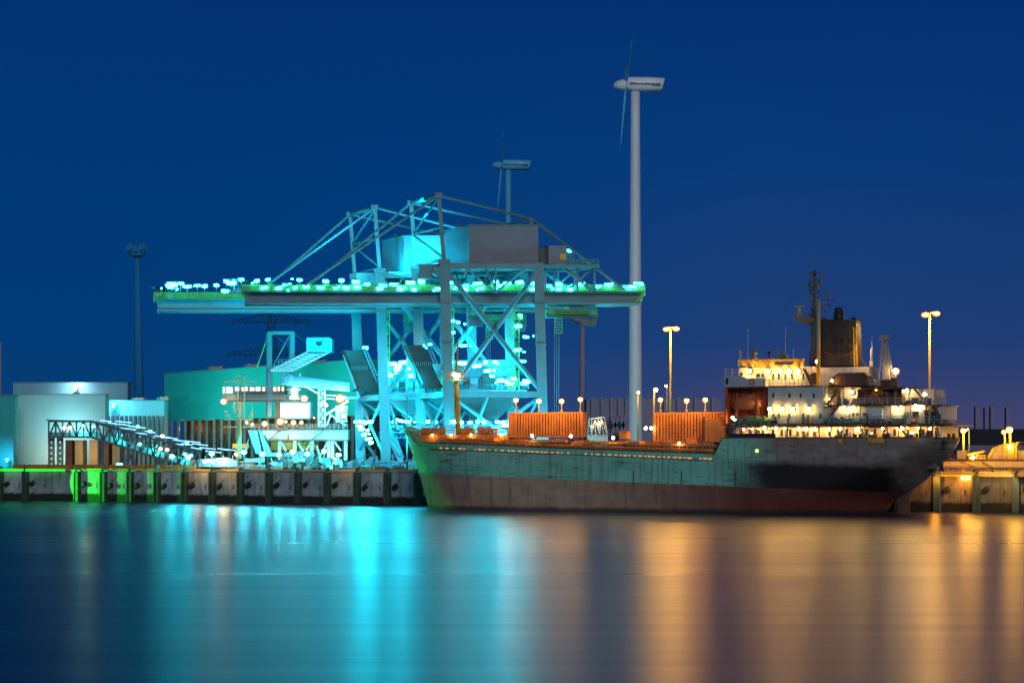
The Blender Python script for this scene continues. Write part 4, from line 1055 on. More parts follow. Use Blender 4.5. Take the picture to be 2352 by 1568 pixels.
    for x0 in (1060, 1170):
        mb.prism([N(x0, 985, .5), N(x0 + 26, 985, .5), N(x0 + 50, 1050, .5), N(x0 + 34, 1058, .5)], V(0, 3, 0))
        mb.truss(N(x0 - 14, 990, .45), N(x0 + 70, 990, .45), N(x0 - 14, 1003, .45), N(x0 + 70, 1003, .45), 8, .25)
    mb.build('discharge_chute', MT['rail'] if False else MT['steel'], root)
    mb = MB(); mb.truss(N(1040, 990, .1), N(1246, 990, .1), N(1040, 976, .1), N(1246, 976, .1), 16, .2); mb.rail(N(1040, 976, .05), N(1246, 976, .05), 1.1, 1.2, .05); a = N(1040, 978, .1); b = N(1246, 978, .9); mb.box(a.x, b.x, a.y, a.y + 12, a.z - .1, a.z); mb.build('service_platform', S, root)
    # floodlights
    def flood(x, y, Y, big=1.0, mat='l_cyan', foot=True):
        p = G(x, y, Y); big *= random.uniform(.85, 1.15); mb = MB(); 
        wd = random.uniform(.55, 1.05) * big; hg = random.uniform(.20, .32) * big; tl = random.uniform(-.12, .12)
        mb.prism([p + V(-wd, -.3, -hg + tl), p + V(-wd * .6, -.3, -hg * 1.4), p + V(wd * .6, -.3, -hg * 1.4), p + V(wd, -.3, -hg - tl), p + V(wd, -.3, hg - tl), p + V(-wd, -.3, hg + tl)], V(0, .5, 0))
        if random.random() < .45: mb.ell(p + V(random.uniform(-1.9, 1.9), 0, random.uniform(-.7, .3)), random.uniform(.22, .42), .3, random.uniform(.18, .3), 0, 8, 5)
        mb.ell(p + V(0, .5 * big, 0), wd * 1.45, .08, hg * 2.1, 2, 12, 5)
        mb.box(p.x - wd, p.x + wd, p.y - .25, p.y + .35, p.z + hg + .14, p.z + hg + .3, 1)
        if foot: mb.beam(p, V(p.x, p.y, Z(668)), .12, None, 1)
        mb.build('floodlight', [MT[mat], S, MT['h_cyan']], root, True)
    return root, flood, N, G

cranes = []
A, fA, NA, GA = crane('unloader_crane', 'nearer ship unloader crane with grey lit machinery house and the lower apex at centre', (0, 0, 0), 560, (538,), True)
A['label'] = 'nearer ship unloader crane with dull grey machinery house, behind the ship bow'
for x, y in ((520, 644), (532, 648), (554, 640), (517, 658), (590, 643), (615, 640), (654, 644), (688, 641), (748, 644), (784, 642), (818, 645), (843, 642), (879, 645), (905, 643), (943, 647), (968, 645), (1032, 648), (1070, 645), (1098, 649), (1137, 646), (1165, 649), (1193, 646), (1225, 649), (1259, 646), (1284, 651), (1318, 646), (1334, 651), (1373, 647), (1398, 652), (1434, 649), (1444, 652), (1471, 650)):
    fA(x, y, 492.4 if random.random() < .6 else 503.4)
for x, y in ((1045, 660), (1070, 662), (1106, 660), (1148, 655), (1223, 663), (1309, 663), (1453, 657), (1284, 662), (1006, 662), (951, 663), (607, 659), (678, 659), (703, 657), (735, 659), (795, 659), (820, 658), (918, 658), (919, 663), (640, 660), (770, 660), (872, 661)):
    fA(x, y, 491.6, .85, foot=False)
for x, y in ((1195, 722), (1190, 747), (1208, 772), (1188, 802), (1199, 828), (1203, 880), (1040, 735), (1038, 762), (1064, 792), (1052, 738)):
    fA(x, y, 493, .9, foot=False)
fA(1308, 572, 494, .8, foot=False)
for x, y in ((1062, 832), (1080, 838), (1115, 830), (1138, 830), (1130, 862), (1150, 872), (1165, 876), (1180, 868), (1098, 838), (1172, 880), (1120, 850), (1036, 830), (1210, 874)):
    fA(x, y, 493.5, .95, 'l_cyan_mid', foot=False)
for x, y in ((1060, 970), (1080, 970), (1098, 968), (1112, 970), (1142, 969), (1158, 969), (1185, 969), (1040, 968), (1165, 975)):
    fA(x, y, 489, .7, 'l_cyan_low', foot=False)
Bc, fB, NB, GB = crane('unloader_crane', 'farther ship unloader crane with bright cyan machinery house, its boom reaching furthest left', (-17.4, 24, 0), 480, (492, 503), False)
def atB(x, y, Y=521):       # picture position -> crane A survey coordinates of crane B
    p = P(x, y, Y) - V(-17.4, 24, 0); return CX + p.x * F / p.y, HY - (p.z - H) * F / 490, p.y
for x, y in ((386, 656), (397, 652), (415, 651), (453, 656), (393, 660), (402, 655), (430, 658), (470, 657), (497, 655)):
    a = atB(x, y, 517); fB(a[0], a[1], a[2], .95)
for x, y in ((902, 835), (915, 840), (926, 832), (893, 858), (898, 862), (948, 862), (954, 858), (912, 848), (940, 846)):
    a = atB(x, y, 518); fB(a[0], a[1], a[2], 1.15, 'l_cyan_mid', foot=False)
for x, y in ((818, 968), (832, 968), (850, 968), (890, 966), (905, 968), (920, 966), (935, 968), (950, 966), (968, 968), (982, 968), (1000, 968), (830, 985), (836, 998), (845, 1008), (852, 1016), (826, 978)):
    a = atB(x, y, 515); fB(a[0], a[1], a[2], .8, 'l_cyan_low', foot=False)
for x, y in ((839, 798),): a = atB(x, y, 515); fB(a[0], a[1], a[2], .8, foot=False)
fA(987, 790, 491, .6, foot=False); fA(1020, 786, 492, .4, foot=False); fA(962, 786, 505, .6, foot=False)
# added unseen area lights without fixtures, washing the crane steel in cyan
for x, y, z, tx, ty, tz, e in ((-27, 497, 16, -24, 530, 16, 5200), (-27, 497, 33, -24, 530, 36, 6200), (-22, 503, 64, -26, 530, 64, 7000), (-52, 507, 45.5, -53, 520, 51, 1700), (-72, 507, 45.5, -74, 520, 51, 1700), (-92, 504, 42, -84, 522, 50, 2600),
        (-46, 510, 24, -38, 530, 26, 4200), (-46, 510, 40, -38, 530, 42, 3600), (-2, 497, 18, -4, 530, 20, 4200), (-2, 497, 36, -6, 530, 38, 5200), (-44, 506, 62, -40, 530, 74, 4800), (-26, 497, 62, -8, 500, 62, 2400), (-24, 494, 30, -10, 494, 30, 2600), (-1, 491, 30, 8, 491, 33, 1500), (14, 502, 24, 8, 520, 24, 2600), (-20, 485.5, 9.2, -16, 492, 46, 11000), (-6, 480.5, 9.2, -5, 492, 50, 12000), (7, 475.5, 9.2, 8, 492, 50, 10000), (-46, 498, 9.2, -50, 505, 50, 4200), (12, 500, 52, 14, 520, 60, 2400), (30, 500, 52, 30, 505, 60, 1500), (-22, 497, 74, -14, 512, 74, 1800),
        (8, 500, 26, 6, 530, 30, 3000), (6, 497, 44, 4, 512, 58, 2600), (24, 498, 44, 24, 505, 58, 1800), (-10, 503, 40, -8, 530, 52, 3600), (-30, 488, 34, -34, 520, 50, 2600), (-62, 507, 45.5, -63, 520, 51, 1500), (-14, 513, 30, -14, 535, 36, 3000), (-30, 512, 60, -26, 530, 78, 2600)):
    wash('crane_fill_light', (x, y, z), (tx, ty, tz), e * .9, CY, A, 5.0)

# travelling machinery around the crane feet
rs = random.Random(77)
for i in range(34):
    x = rs.uniform(812, 946); Y = rs.uniform(494, 508); q = PX(x, QZ, Y); kind = i % 4; mb = MB()
    w_, h_ = rs.uniform(.5, 1.6), rs.uniform(.8, 3.4)
    if kind == 0: mb.box(q.x - w_, q.x + w_, q.y, q.y + 1.4, q.z, q.z + h_); mb.box(q.x - w_ * .6, q.x + w_ * .6, q.y + .1, q.y + 1.2, q.z + h_, q.z + h_ + .5)
    elif kind == 1: mb.beam(q, q + V(rs.uniform(-1.2, 1.2), 0, h_ * 1.3), .35); mb.beam(q + V(1, 0, 0), q + V(1, 0, h_ * 1.8), .25); mb.beam(q + V(1, 0, h_ * 1.5), q + V(-1.5, 0, h_ * 1.3), .2)
    elif kind == 2: mb.tube(q + V(-w_, 0, .8), q + V(w_, 0, .8), .8, .8, 12); mb.box(q.x - w_, q.x + w_, q.y - .5, q.y + .5, q.z, q.z + .3)
    else: mb.rail(q, q + V(4, 0, 0), 1.2, 1.0, .05, 3); mb.box(q.x, q.x + 4, q.y, q.y + .8, q.z, q.z + .2)
    mb.build('travel_gear', [MT['steel'], MT['steel_dark'], MT['steel_dark'], MT['rail']][kind], Bc)

# ------------------------------------------------------------------ wind turbines
def turbine(label, x, ytop, xn0, xn1, yn0, yn1, w_top, w_bot, Y, mat, blade, group=None):
    s = Y / F; base = V((x - CX) * s, Y, QZ)
    root = thing('wind_turbine', label, 'wind turbine', base, group)
    top = P(x, yn1, Y); mb = MB(); n = 12; prev = None
    rg = []
    for i in range(n + 1):
        a = base.lerp(top, i / n); r = (w_bot + (w_top - w_bot) * i / n) * s / 2
        rg.append([a + V(math.cos(2 * math.pi * j / 32) * r, math.sin(2 * math.pi * j / 32) * r, 0) for j in range(32)])
    mb.loft(rg)
    mb.build('tower', MT[mat], root, True)
    # nacelle: rounded front, cut rear
    yc = (yn0 + yn1) / 2; hh = (yn1 - yn0) / 2 * s; hw = hh * 1.05
    p0 = P(xn0 + (xn1 - xn0) * .26, yc, Y); p1 = P(xn1, yc, Y); rings = []
    for f, sc_, dz in ((0, .78, .1), (.06, .92, .05), (.2, 1.0, 0), (.6, .98, 0), (.97, .90, -.06), (1.0, .82, -.05)):
        q = p0.lerp(p1, f); rg = []
        for j in range(16):
            a = 2 * math.pi * j / 16; cx_, sz = math.cos(a), math.sin(a)
            pw = .55; yy = math.copysign(abs(cx_) ** pw, cx_) * hw * sc_; zz_ = math.copysign(abs(sz) ** pw, sz) * hh * sc_
            rg.append(q + V(zz_ * (.28 if f > .9 else 0), yy, zz_ + dz * hh))
        rings.append(rg)
    mb = MB(); mb.loft(rings); na = mb.build('nacelle', MT[mat], root, True)
    mb = MB(); a = p0.lerp(p1, .10); b = p0.lerp(p1, .92)
    L = (b - a).length; zc = a.z - hh * .02
    for f0, f1, h in ((0, .17, .10), (.73, 1.0, .12), (.17, .73, .05)):
        mb.box(a.x + L * f0, a.x + L * f1, Y - hw * 1.04, Y - hw * .9, zc - hh * (h * 1.6) - hh * .18 * (f0 + f1) / 2, zc + hh * (h * 1.2) - hh * .18 * (f0 + f1) / 2)
    for i in range(10):
        xx = a.x + L * (.2 + .055 * i); mb.box(xx, xx + L * .022, Y - hw * 1.05, Y - hw * .9, zc - hh * .14 - hh * .18 * (.2 + .055 * i), zc + hh * (.10 if i % 3 else .2) - hh * .18 * (.2 + .055 * i))
    mb.build('nacelle_stripe', MT['navy'], na)
    hub = P(xn0 + (xn1 - xn0) * .14, yc, Y); tip = P(xn0, yc + (yn1 - yn0) * .05, Y)
    mb = MB(); rg = []
    for f in (0, .15, .4, .7, 1.0):
        r = hh * .80 * math.sqrt(max(.001, 1 - (1 - f) ** 2)) + .02; q = tip.lerp(P(xn0 + (xn1 - xn0) * .27, yc, Y), f); rg.append([q + V(0, math.cos(2 * math.pi * j / 16) * r, math.sin(2 * math.pi * j / 16) * r) for j in range(16)])
    mb.loft(rg); hb = mb.build('hub', MT[mat], root, True)
    rx = P(xn0 + (xn1 - xn0) * .26, yc, Y)
    for ang in (-178, -58, 62):
        d = V(.09 * math.cos(R(ang)) , math.sin(R(ang)), math.cos(R(ang))).normalized(); L = blade * s; ch = V(.75, .15, 0); th = d.cross(ch).normalized(); rings = []
        for f, cw, tk in ((0, .5, .5), (.06, .5, .5), (.2, .8, .3), (.5, .55, .2), (.8, .35, .12), (1, .1, .05)):
            q = rx + d * (L * f) + V(.4, 0, 0) * 0; rings.append([q + ch * (math.cos(2 * math.pi * j / 10) * cw * hh * .36) + th * (math.sin(2 * math.pi * j / 10) * tk * hh * .45) for j in range(10)])
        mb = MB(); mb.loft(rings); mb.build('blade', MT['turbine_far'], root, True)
    return root
turbine('tall white wind turbine rising behind the ship deck, largest of the turbines', 1459, 211, 1408, 1523, 178, 211, 21, 34, 620, 'turbine', 150)
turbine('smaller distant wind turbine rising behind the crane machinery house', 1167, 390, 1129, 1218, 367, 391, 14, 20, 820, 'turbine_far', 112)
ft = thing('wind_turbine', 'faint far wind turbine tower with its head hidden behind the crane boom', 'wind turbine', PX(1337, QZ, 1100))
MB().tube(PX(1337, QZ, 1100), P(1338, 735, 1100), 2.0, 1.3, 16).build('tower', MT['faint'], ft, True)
q = P(1338, 735, 1100); MB().ell(q, 6, 2, 2).build('nacelle', MT['faint'], ft, True)

# ------------------------------------------------------------------ far steel towers and masts
def lattice_mast(mb, x, y0, y1, Y, w0, w1, n, r):
    a = P(x, y0, Y); b = P(x, y1, Y); s = Y / F
    for sx in (-1, 1):
        for sy in (-1, 1): mb.beam(a + V(sx * w0 * s / 2, sy * w0 * s / 2, 0), b + V(sx * w1 * s / 2, sy * w1 * s / 2, 0), r)
    for i in range(n):
        for sy in (-1, 1):
            f0, f1 = i / n, (i + 1) / n; wa = (w0 + (w1 - w0) * f0) * s / 2; wb = (w0 + (w1 - w0) * f1) * s / 2
            mb.beam(a.lerp(b, f0) + V(-wa, sy * wa, 0), a.lerp(b, f1) + V(wb, sy * wb, 0), r * .6); mb.beam(a.lerp(b, f0) + V(wa, sy * wa, 0), a.lerp(b, f1) + V(-wb, sy * wb, 0), r * .6)
py = thing('power_pylon', 'faint dark lattice power pylon with two wide crossarms behind the left boom', 'pylon', PX(622, QZ, 1200))
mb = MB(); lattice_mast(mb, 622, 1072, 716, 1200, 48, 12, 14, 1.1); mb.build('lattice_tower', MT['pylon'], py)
for yb, yt, xl, xr in ((739, 719, 531, 712), (815, 795, 522, 722)):
    mb = MB()
    for sy in (-2, 2):
        o_ = V(0, sy, 0); c = P(622, yt, 1200) + o_; l, r_ = P(xl, yb - 3, 1200) + o_ * .3, P(xr, yb - 3, 1200) + o_ * .3; lb, rb_ = P(622, yb, 1200) + o_, None
        mb.beam(c, l, .8); mb.beam(c, r_, .8); mb.beam(P(xl, yb, 1200) + o_ * .3, P(xr, yb, 1200) + o_ * .3, .8)
        for i in range(1, 9): f = i / 9; mb.beam(c.lerp(l, f), V(c.lerp(l, f - .11).x, c.y, l.z - .8), .45); mb.beam(c.lerp(r_, f), V(c.lerp(r_, f - .11).x, c.y, l.z - .8), .45)
    for x in (xl + 4, 565, 680, xr - 4): q = P(x, yb, 1200); mb.tube(q, q - V(0, 0, 3), .3, .3, 6)
    mb.build('crossarm', MT['pylon'], py)
py2 = thing('pale_chimney', 'pale slim chimney at the very left edge of the view', 'chimney', PX(0, QZ, 900)); MB().tube(PX(-.5, QZ, 900), P(-.5, 786, 900), 1.0, .8, 14).build('stack', MT['faint'], py2, True)
wr = MB()
for y0, y1 in ((738, 756), (900 - 1, 915)): 
    a = P(-60, y0 - 20, 1200); 
    pts = [P(-60 + 170 * i / 8, y0 + (y1 - y0) * i / 8 + 4 * math.sin(math.pi * i / 8), 1200) for i in range(9)]
hm_ = thing('light_mast', 'tall dark unlit floodlight mast with round lamp head above the pale warehouses', 'light mast', PX(321, QZ, 900))
a = PX(321, QZ, 900); b = P(315, 590, 900); MB().tube(a, b, 2.7, 1.25, 16).build('mast_pole', MT['mast_dark'], hm_, True)
mb = MB(); c = P(315, 576, 900); mb.tube(c - V(0, 0, 2.4), c + V(0, 0, .3), 3.4, 4.2, 14)
for i in range(12): a_ = 2 * math.pi * i / 12; q = c + V(math.cos(a_) * 4.0, math.sin(a_) * 4.0, .4 + (i % 3) * .5); mb.box(q.x - .8, q.x + .8, q.y - .8, q.y + .8, q.z - 1.2, q.z + 1.6)
mb.build('lamp_head', MT['mast_dark'], hm_)
for i, x in enumerate((2245, 2266, 2280, 2315)):
    w_ = (9, 8, 9, 8)[i]; c = P(x, 933 + (i % 2) * 2, 1700); mb = MB(); s = 1700 / F; mb.box(c.x - w_ * s / 2, c.x + w_ * s / 2, 1700, 1706, QZ, c.z); 
    tag(mb.build('storage_silo', MT['faint'] if False else MT['pylon_p']), ('far dim silo tower on the right horizon, leftmost of four', 'far dim silo tower on the right horizon, second of four from the left', 'far dim silo tower on the right horizon, third of four from the left', 'far dim silo tower on the right horizon, rightmost of four')[i], 'silo', 'far silo towers on the right horizon')
mb = MB(); a = P(2222, 1022, 560); b = P(2420, 1046, 560); mb.box(a.x, b.x, 560, 590, QZ, a.z); fb = mb.build('flat_shed', MT['grey_dim'])
tag(fb, 'low flat pale shed beyond the yellow lit quay machinery at right', 'shed')
dw = thing('distant_warehouse', 'dim far warehouse with tall pale columns just left of the big turbine tower', 'warehouse', PX(1400, QZ, 800))
mb = MB(); a = P(1348, 947, 800); b = P(1660, 1000, 800); mb.box(a.x, b.x, 806, 830, QZ, P(0, 915, 800).z); mb.build('wall', MT['dim_far'], dw)
for x in (1362, 1384, 1406, 1424, 1441, 1480, 1530, 1560, 1600, 1640): q = P(x, 912, 800); MB().box(q.x - .6, q.x + .6, 804, 805.9, QZ, q.z).build('column', MT['faint'], dw)
mb = MB(); q = P(1395, 0, 800); 
for x0, x1 in ((1352, 1372), (1376, 1398), (1404, 1424), (1424, 1440)): mb.beam(P(x0, 1000, 799), P(x1, 948, 799), 1.2); mb.beam(P(x1, 1000, 799), P(x0, 955, 799), 1.2)
mb.build('brace', MT['faint'], dw)
ls = thing('lit_lattice_shed', 'small brightly lit lattice structure seen over the deck right of the container block', 'shed', PX(1372, QZ, 520))
mb = MB(); mb.truss(P(1350, 1000, 520), P(1396, 1000, 520), P(1352, 962, 520), P(1388, 958, 520), 5, .25); mb.truss(P(1350, 1000, 524), P(1396, 1000, 524), P(1352, 962, 524), P(1388, 958, 524), 5, .25); a = P(1349, 1002, 520); b = P(1396, 1000, 520); mb.box(a.x, b.x, 519, 525, QZ, a.z); mb.build('lattice_frame', MT['beige'], ls)
mb = MB(); mb.ell(P(1376, 972, 518.8), .4); mb.ell(P(1360, 980, 518.8), .2); mb.build('lamp', MT['l_white'], ls)

# ------------------------------------------------------------------ warehouses on the left
def shed(name, label, x0, yt0, x1, yt1, Y0, Y1, depth, mat, z0=QZ, over=None):
    a = P(x0, yt0, Y0); b = P(x1, yt1, Y1); root = thing(name, label, 'warehouse', V((a.x + b.x) / 2, (Y0 + Y1) / 2, QZ))
    n = V(b.y - a.y, -(b.x - a.x), 0).normalized() * -1
    if n.y < 0: n = -n
    d = n * depth
    base = [V(a.x, a.y, z0), V(b.x, b.y, z0), V(b.x, b.y, z0) + d, V(a.x, a.y, z0) + d]; topp = [a, b, b + d, a + d]
    mb = MB(); mb.hexa(base + topp); mb.build('wall', MT[mat], root)
    mb = MB()
    zmx = max(a.z, b.z)
    for q, r_ in ((a, b), (b, b + d), (a + d, b + d), (a, a + d)): mb.beam(V(q.x, q.y, q.z + .12), V(r_.x, r_.y, r_.z + .12), .6, .3)
    mb.build('roof_edge', MT['steel'], root); return root, a, b, d
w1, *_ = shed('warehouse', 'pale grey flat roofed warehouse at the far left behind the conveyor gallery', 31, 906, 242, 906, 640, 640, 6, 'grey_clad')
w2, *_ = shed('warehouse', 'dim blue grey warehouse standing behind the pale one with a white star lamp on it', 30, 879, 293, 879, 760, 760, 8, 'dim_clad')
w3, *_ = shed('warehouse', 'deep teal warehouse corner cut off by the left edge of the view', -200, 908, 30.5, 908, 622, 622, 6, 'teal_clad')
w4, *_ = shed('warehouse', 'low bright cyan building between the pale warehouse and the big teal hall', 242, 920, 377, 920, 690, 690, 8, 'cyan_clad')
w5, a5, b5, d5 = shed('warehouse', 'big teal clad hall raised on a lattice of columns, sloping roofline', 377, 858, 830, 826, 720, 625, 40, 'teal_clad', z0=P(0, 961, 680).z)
# open ground floor with lit bays
mb = MB(); rs = random.Random(11)
for i in range(26):
    f = i / 25; q = a5.lerp(b5, f); zt = P(0, 961, 680).z
    mb.box(q.x - .45, q.x + .45, q.y + .5, q.y + 1.4, QZ, zt)
    if i < 25:
        r_ = a5.lerp(b5, (i + 1) / 25); mb.beam(V(q.x, q.y + 1, QZ + 1), V(r_.x, r_.y + 1, zt - 1), .22)
mb.build('column_row', MT['steel_dark'], w5)
mb = MB(); n5 = d5.normalized(); p = a5 + n5 * 8; q = b5 + n5 * 8; zt = P(0, 961, 680).z
mb.hexa([V(p.x, p.y, QZ), V(q.x, q.y, QZ), V(q.x, q.y + 1, QZ), V(p.x, p.y + 1, QZ), V(p.x, p.y, zt), V(q.x, q.y, zt), V(q.x, q.y + 1, zt), V(p.x, p.y + 1, zt)]); mb.build('inner_wall', MT['soot'], w5)
for i, f in enumerate((.06, .2, .36, .52, .68)): light('POINT', 'hall_sodium_light', a5.lerp(b5, f) + n5 * 4 - V(0, 0, a5.lerp(b5, f).z - zt + 3), 1200, (1, .45, .1), w5, shadow_soft_size=.5)
# lean-to of columns under the cyan building
mb = MB(); p = PX(242, 0, 680); q = PX(377, 0, 680); zt = P(0, 955, 690).z
for i in range(14): x = p.x + (q.x - p.x) * i / 13; mb.box(x - .4, x + .4, 684, 686, QZ, zt)
mb.build('column_row', MT['steel_dark'], w4)
light('POINT', 'shed_sodium_light', PX(300, 12, 675), 1500, (1, .5, .12), w4, shadow_soft_size=.5)
def bldg_lamp(root, x, y, Y, r, mat, power=0, color=None):
    p = P(x, y, Y); mb = MB(); mb.ell(p, r, r * .7, r); mb.box(p.x - r * .7, p.x + r * .7, p.y, p.y + 1.6, p.z + r, p.z + r + .2, 1); mb.build('wall_lamp', [MT[mat], MT['steel_dark']], root)
    if power: wash('wall_lamp_light', p + V(0, -3.5, 2.5), p + V(0, 3, -6), power * .5, color, root, .8)
bldg_lamp(w2, 172, 893, 757, .8, 'l_gal', 5000, (.75, .95, 1))
bldg_lamp(w4, 260, 931, 686, .8, 'l_cyan', 5200, (.25, .8, 1))
bldg_lamp(w3, 16, 1056, 618, .5, 'l_cyan', 2600, (.1, .55, 1))
wash('yard_light', PX(150, 20, 628), PX(150, 24, 645), 3000, (.5, .95, 1), w1, 2)
wash('yard_light', PX(110, 11, 630), PX(150, 13, 645), 1500, (1, .6, .25), w1, 2)
wash('yard_light', PX(520, 30, 640), PX(510, 33, 690), 10000, (.16, 1, .88), w5, 3)
wash('yard_light', PX(430, 28, 662), PX(420, 31, 712), 6500, (.16, 1, .88), w5, 3); wash('yard_light', PX(690, 30, 610), PX(690, 34, 650), 9000, (.1, 1, .9), w5, 3)
for i, (x, y, Y) in enumerate(((320, 916, 696), (377, 914, 700), (498, 846, 700), (582, 841, 682), (735, 832, 652), (808, 828, 636))):
    p = P(x, y, Y); mb = MB(); s = Y / F; hw = (9, 9, 13, 13, 13, 8)[i] * s; hh = (4, 4, 6, 7, 7, 8)[i] * s
    mb.prism([p + V(-hw, 0, -hh * 1.6), p + V(hw, 0, -hh * 1.6), p + V(hw, 0, hh), p + V(hw * .4, 0, hh * .7), p + V(-hw * .5, 0, hh * .6), p + V(-hw, 0, hh)], V(0, 4, 0)); mb.box(p.x - hw - 1.3, p.x - hw, p.y + .5, p.y + 3, p.z - hh, p.z + hh * .5, 1)
    par = w4 if i < 2 else w5
    mb.build('roof_vent', [MT['vent'], MT['teal_clad']], par)
light('SPOT', 'roof_spot', PX(620, 30, 560), 30000, (1, .5, .25), w5, spot_size=R(60), target=P(640, 838, 670), shadow_soft_size=.5)

# ------------------------------------------------------------------ inclined conveyor gallery
cg = thing('conveyor_gallery', 'sloping lattice conveyor gallery with lamp rows running down to the quay at left', 'conveyor', PX(240, QZ, 556))
YG = 553
for Y in (YG, YG + 6):
    mb = MB(); mb.truss(P(112, 967, Y), P(208, 967, Y), P(112, 1003, Y), P(208, 1003, Y), 6, .55, .4); mb.build('level_truss', MT['steel_dark'], cg)
    mb = MB(); mb.truss(P(208, 967, Y), P(455, 1036, Y), P(208, 1003, Y), P(436, 1074, Y), 16, .6, .4); mb.build('sloped_truss', MT['steel_dark'], cg)
mb = MB(); a, b, c, d = P(208, 990, YG + 1), P(445, 1060, YG + 1), P(436, 1073, YG + 1), P(208, 1002, YG + 1)
mb.prism([a, b, c, d], V(0, 4, 0)); mb.prism([P(112, 992, YG + 1), P(208, 992, YG + 1), P(208, 1002, YG + 1), P(112, 1002, YG + 1)], V(0, 4, 0)); mb.build('belt_trough', MT['cyan_clad'], cg)
mb = MB(); mb.prism([P(208, 966, YG - .6), P(460, 1035, YG - .6), P(460, 1037, YG - .6), P(208, 968, YG - .6)], V(0, 7.2, 0)); mb.prism([P(106, 963, YG - .6), P(208, 966, YG - .6), P(208, 968, YG - .6), P(106, 965.5, YG - .6)], V(0, 7.2, 0)); mb.build('gallery_roof', MT['steel_dark'], cg)
mb = MB()
for x in (118, 138): lattice_mast(mb, x, 1078, 1003, YG + 3, 10, 10, 6, .35); mb.cut()
mb.build_each('support_tower', MT['beige'], cg)
for x, yt, dx in ((232, 1010, 0), (300, 1030, 8), (365, 1050, 8)):
    mb = MB()
    for Y in (YG, YG + 6): mb.beam(P(x - 4, yt, Y), P(x - 4 - dx, 1079, Y), .7); mb.beam(P(x + 4, yt, Y), P(x + 4 + dx, 1079, Y), .7); mb.beam(P(x - 4, yt + 10, Y), P(x + 6 + dx, 1078, Y), .35); mb.beam(P(x + 4, yt + 10, Y), P(x - 6 - dx, 1078, Y), .35); mb.cut()
    mb.build_each('trestle', MT['steel_dark'], cg)
c1 = lambda x, y: ((0 + x / 2.1187) / 1.0884, (560 + y / 2.1187) / 1.0884)
for i, (x, y) in enumerate(((600, 1053), (655, 1045), (680, 1082), (660, 1060), (730, 1073), (735, 1105), (795, 1098), (780, 1125), (860, 1123), (850, 1143), (900, 1130), (930, 1162), (990, 1163), (960, 1145), (1060, 1165), (1040, 1185), (1100, 1185), (1130, 1203), (1180, 1190), (1210, 1192), (1020, 1150), (560, 1040))):
    X, Y_ = c1(x, y); mb = MB(); p = P(X, Y_, YG + (2 if i % 2 else 8)); L = 2.2 if i % 3 else 1.5
    mb.beam(p - V(L, 0, -.15), p + V(L, 0, -.35), .28, .22); mb.beam(p, p - V(0, 0, 2.2), .1, None, 1); mb.build('tube_lamp', [MT['l_tube'], MT['steel_dark']], cg)
for i, (x, y) in enumerate(((340, 1080), (370, 1078), (440, 1068), (730, 1072), (795, 1097), (860, 1122), (990, 1162), (850, 1190), (885, 1195), (1012, 1225), (980, 1218), (740, 1165), (625, 1272), (640, 1272), (495, 1072))):
    X, Y_ = c1(x, y); mb = MB(); mb.ell(P(X, Y_, YG - .9), .55, .4, .42); mb.build('gallery_lamp', MT['l_gal' if i in (0, 1, 7, 8, 5) else 'l_galc'], cg)
for x, y in ((190, 1000), (280, 1010), (360, 1035), (430, 1056)): light('POINT', 'gallery_light', P(x, y - 10, YG + .5), 2400, (.03, 1, .75), cg, shadow_soft_size=.3)
bb = thing('transfer_house', 'small grey shed with open bays below the gallery', 'shed', PX(190, QZ, 600)); mb = MB()
for x0, x1, m in ((150, 165, 0), (172, 190, 1), (205, 225, 1), (226, 250, 0), (258, 275, 1)): a = P(x0, 1010, 598); b = P(x1, 1076, 598); mb.box(a.x, b.x, 598, 604, QZ, a.z, m)
mb.build('bay_wall', [MT['brown'], MT['sand']], bb); light('POINT', 'bay_light', PX(200, 12, 592), 1600, (1, .6, .2), bb, shadow_soft_size=.4)
mb = MB(QM)
for i in range(40): ta_, _ = qtz(30 + i * 10.5, 1078, 9); mb.box(ta_, ta_ + 1.2, 9, 9.4, QZ, QZ + 1.6)
tag(mb.build('barrier_fence', MT['orange']), 'low orange lit panel barrier along the quay edge below the conveyor gallery', 'barrier')

# ------------------------------------------------------------------ loading plant on the quay (left of the cranes)
YP = 522
c2 = lambda x, y: ((560 + x / 4.238) / 1.0884, (820 + y / 4.238) / 1.0884)
def Q(x, y, Y=YP): return P(*c2(x, y), Y)
lp = thing('loading_plant', 'pale loading plant with trough body, portal tower and lit walkway left of the cranes', 'loading plant', PX(690, QZ, YP))
def pbox(name, mat, x0, y0, x1, y1, Y=YP, dep=6, par=None):
    a = Q(x0, y1, Y); b = Q(x1, y0, Y); mb = MB(); mb.box(a.x, b.x, Y, Y + dep, a.z, b.z); return mb.build(name, MT[mat], par or lp)
mb = MB(); mb.prism([Q(470, 1185), Q(1310, 1185), Q(1310, 1075), Q(380, 1075)], V(0, 9, 0)); tb_ = mb.build('trough_body', MT['beige'], lp)
mb = MB(); mb.beam(Q(600, 1080, YP - .1), Q(480, 1180, YP - .1), .2); mb.beam(Q(1060, 1080, YP - .1), Q(930, 1180, YP - .1), .2); mb.beam(Q(380, 1072, YP - .2), Q(1310, 1072, YP - .2), .5, .3); mb.beam(Q(470, 1188, YP - .2), Q(1310, 1188, YP - .2), .4, .3); mb.beam(Q(682, 1130, YP - .1), Q(682, 1185, YP - .1), .3); mb.build('trough_rib', MT['brown'], tb_)
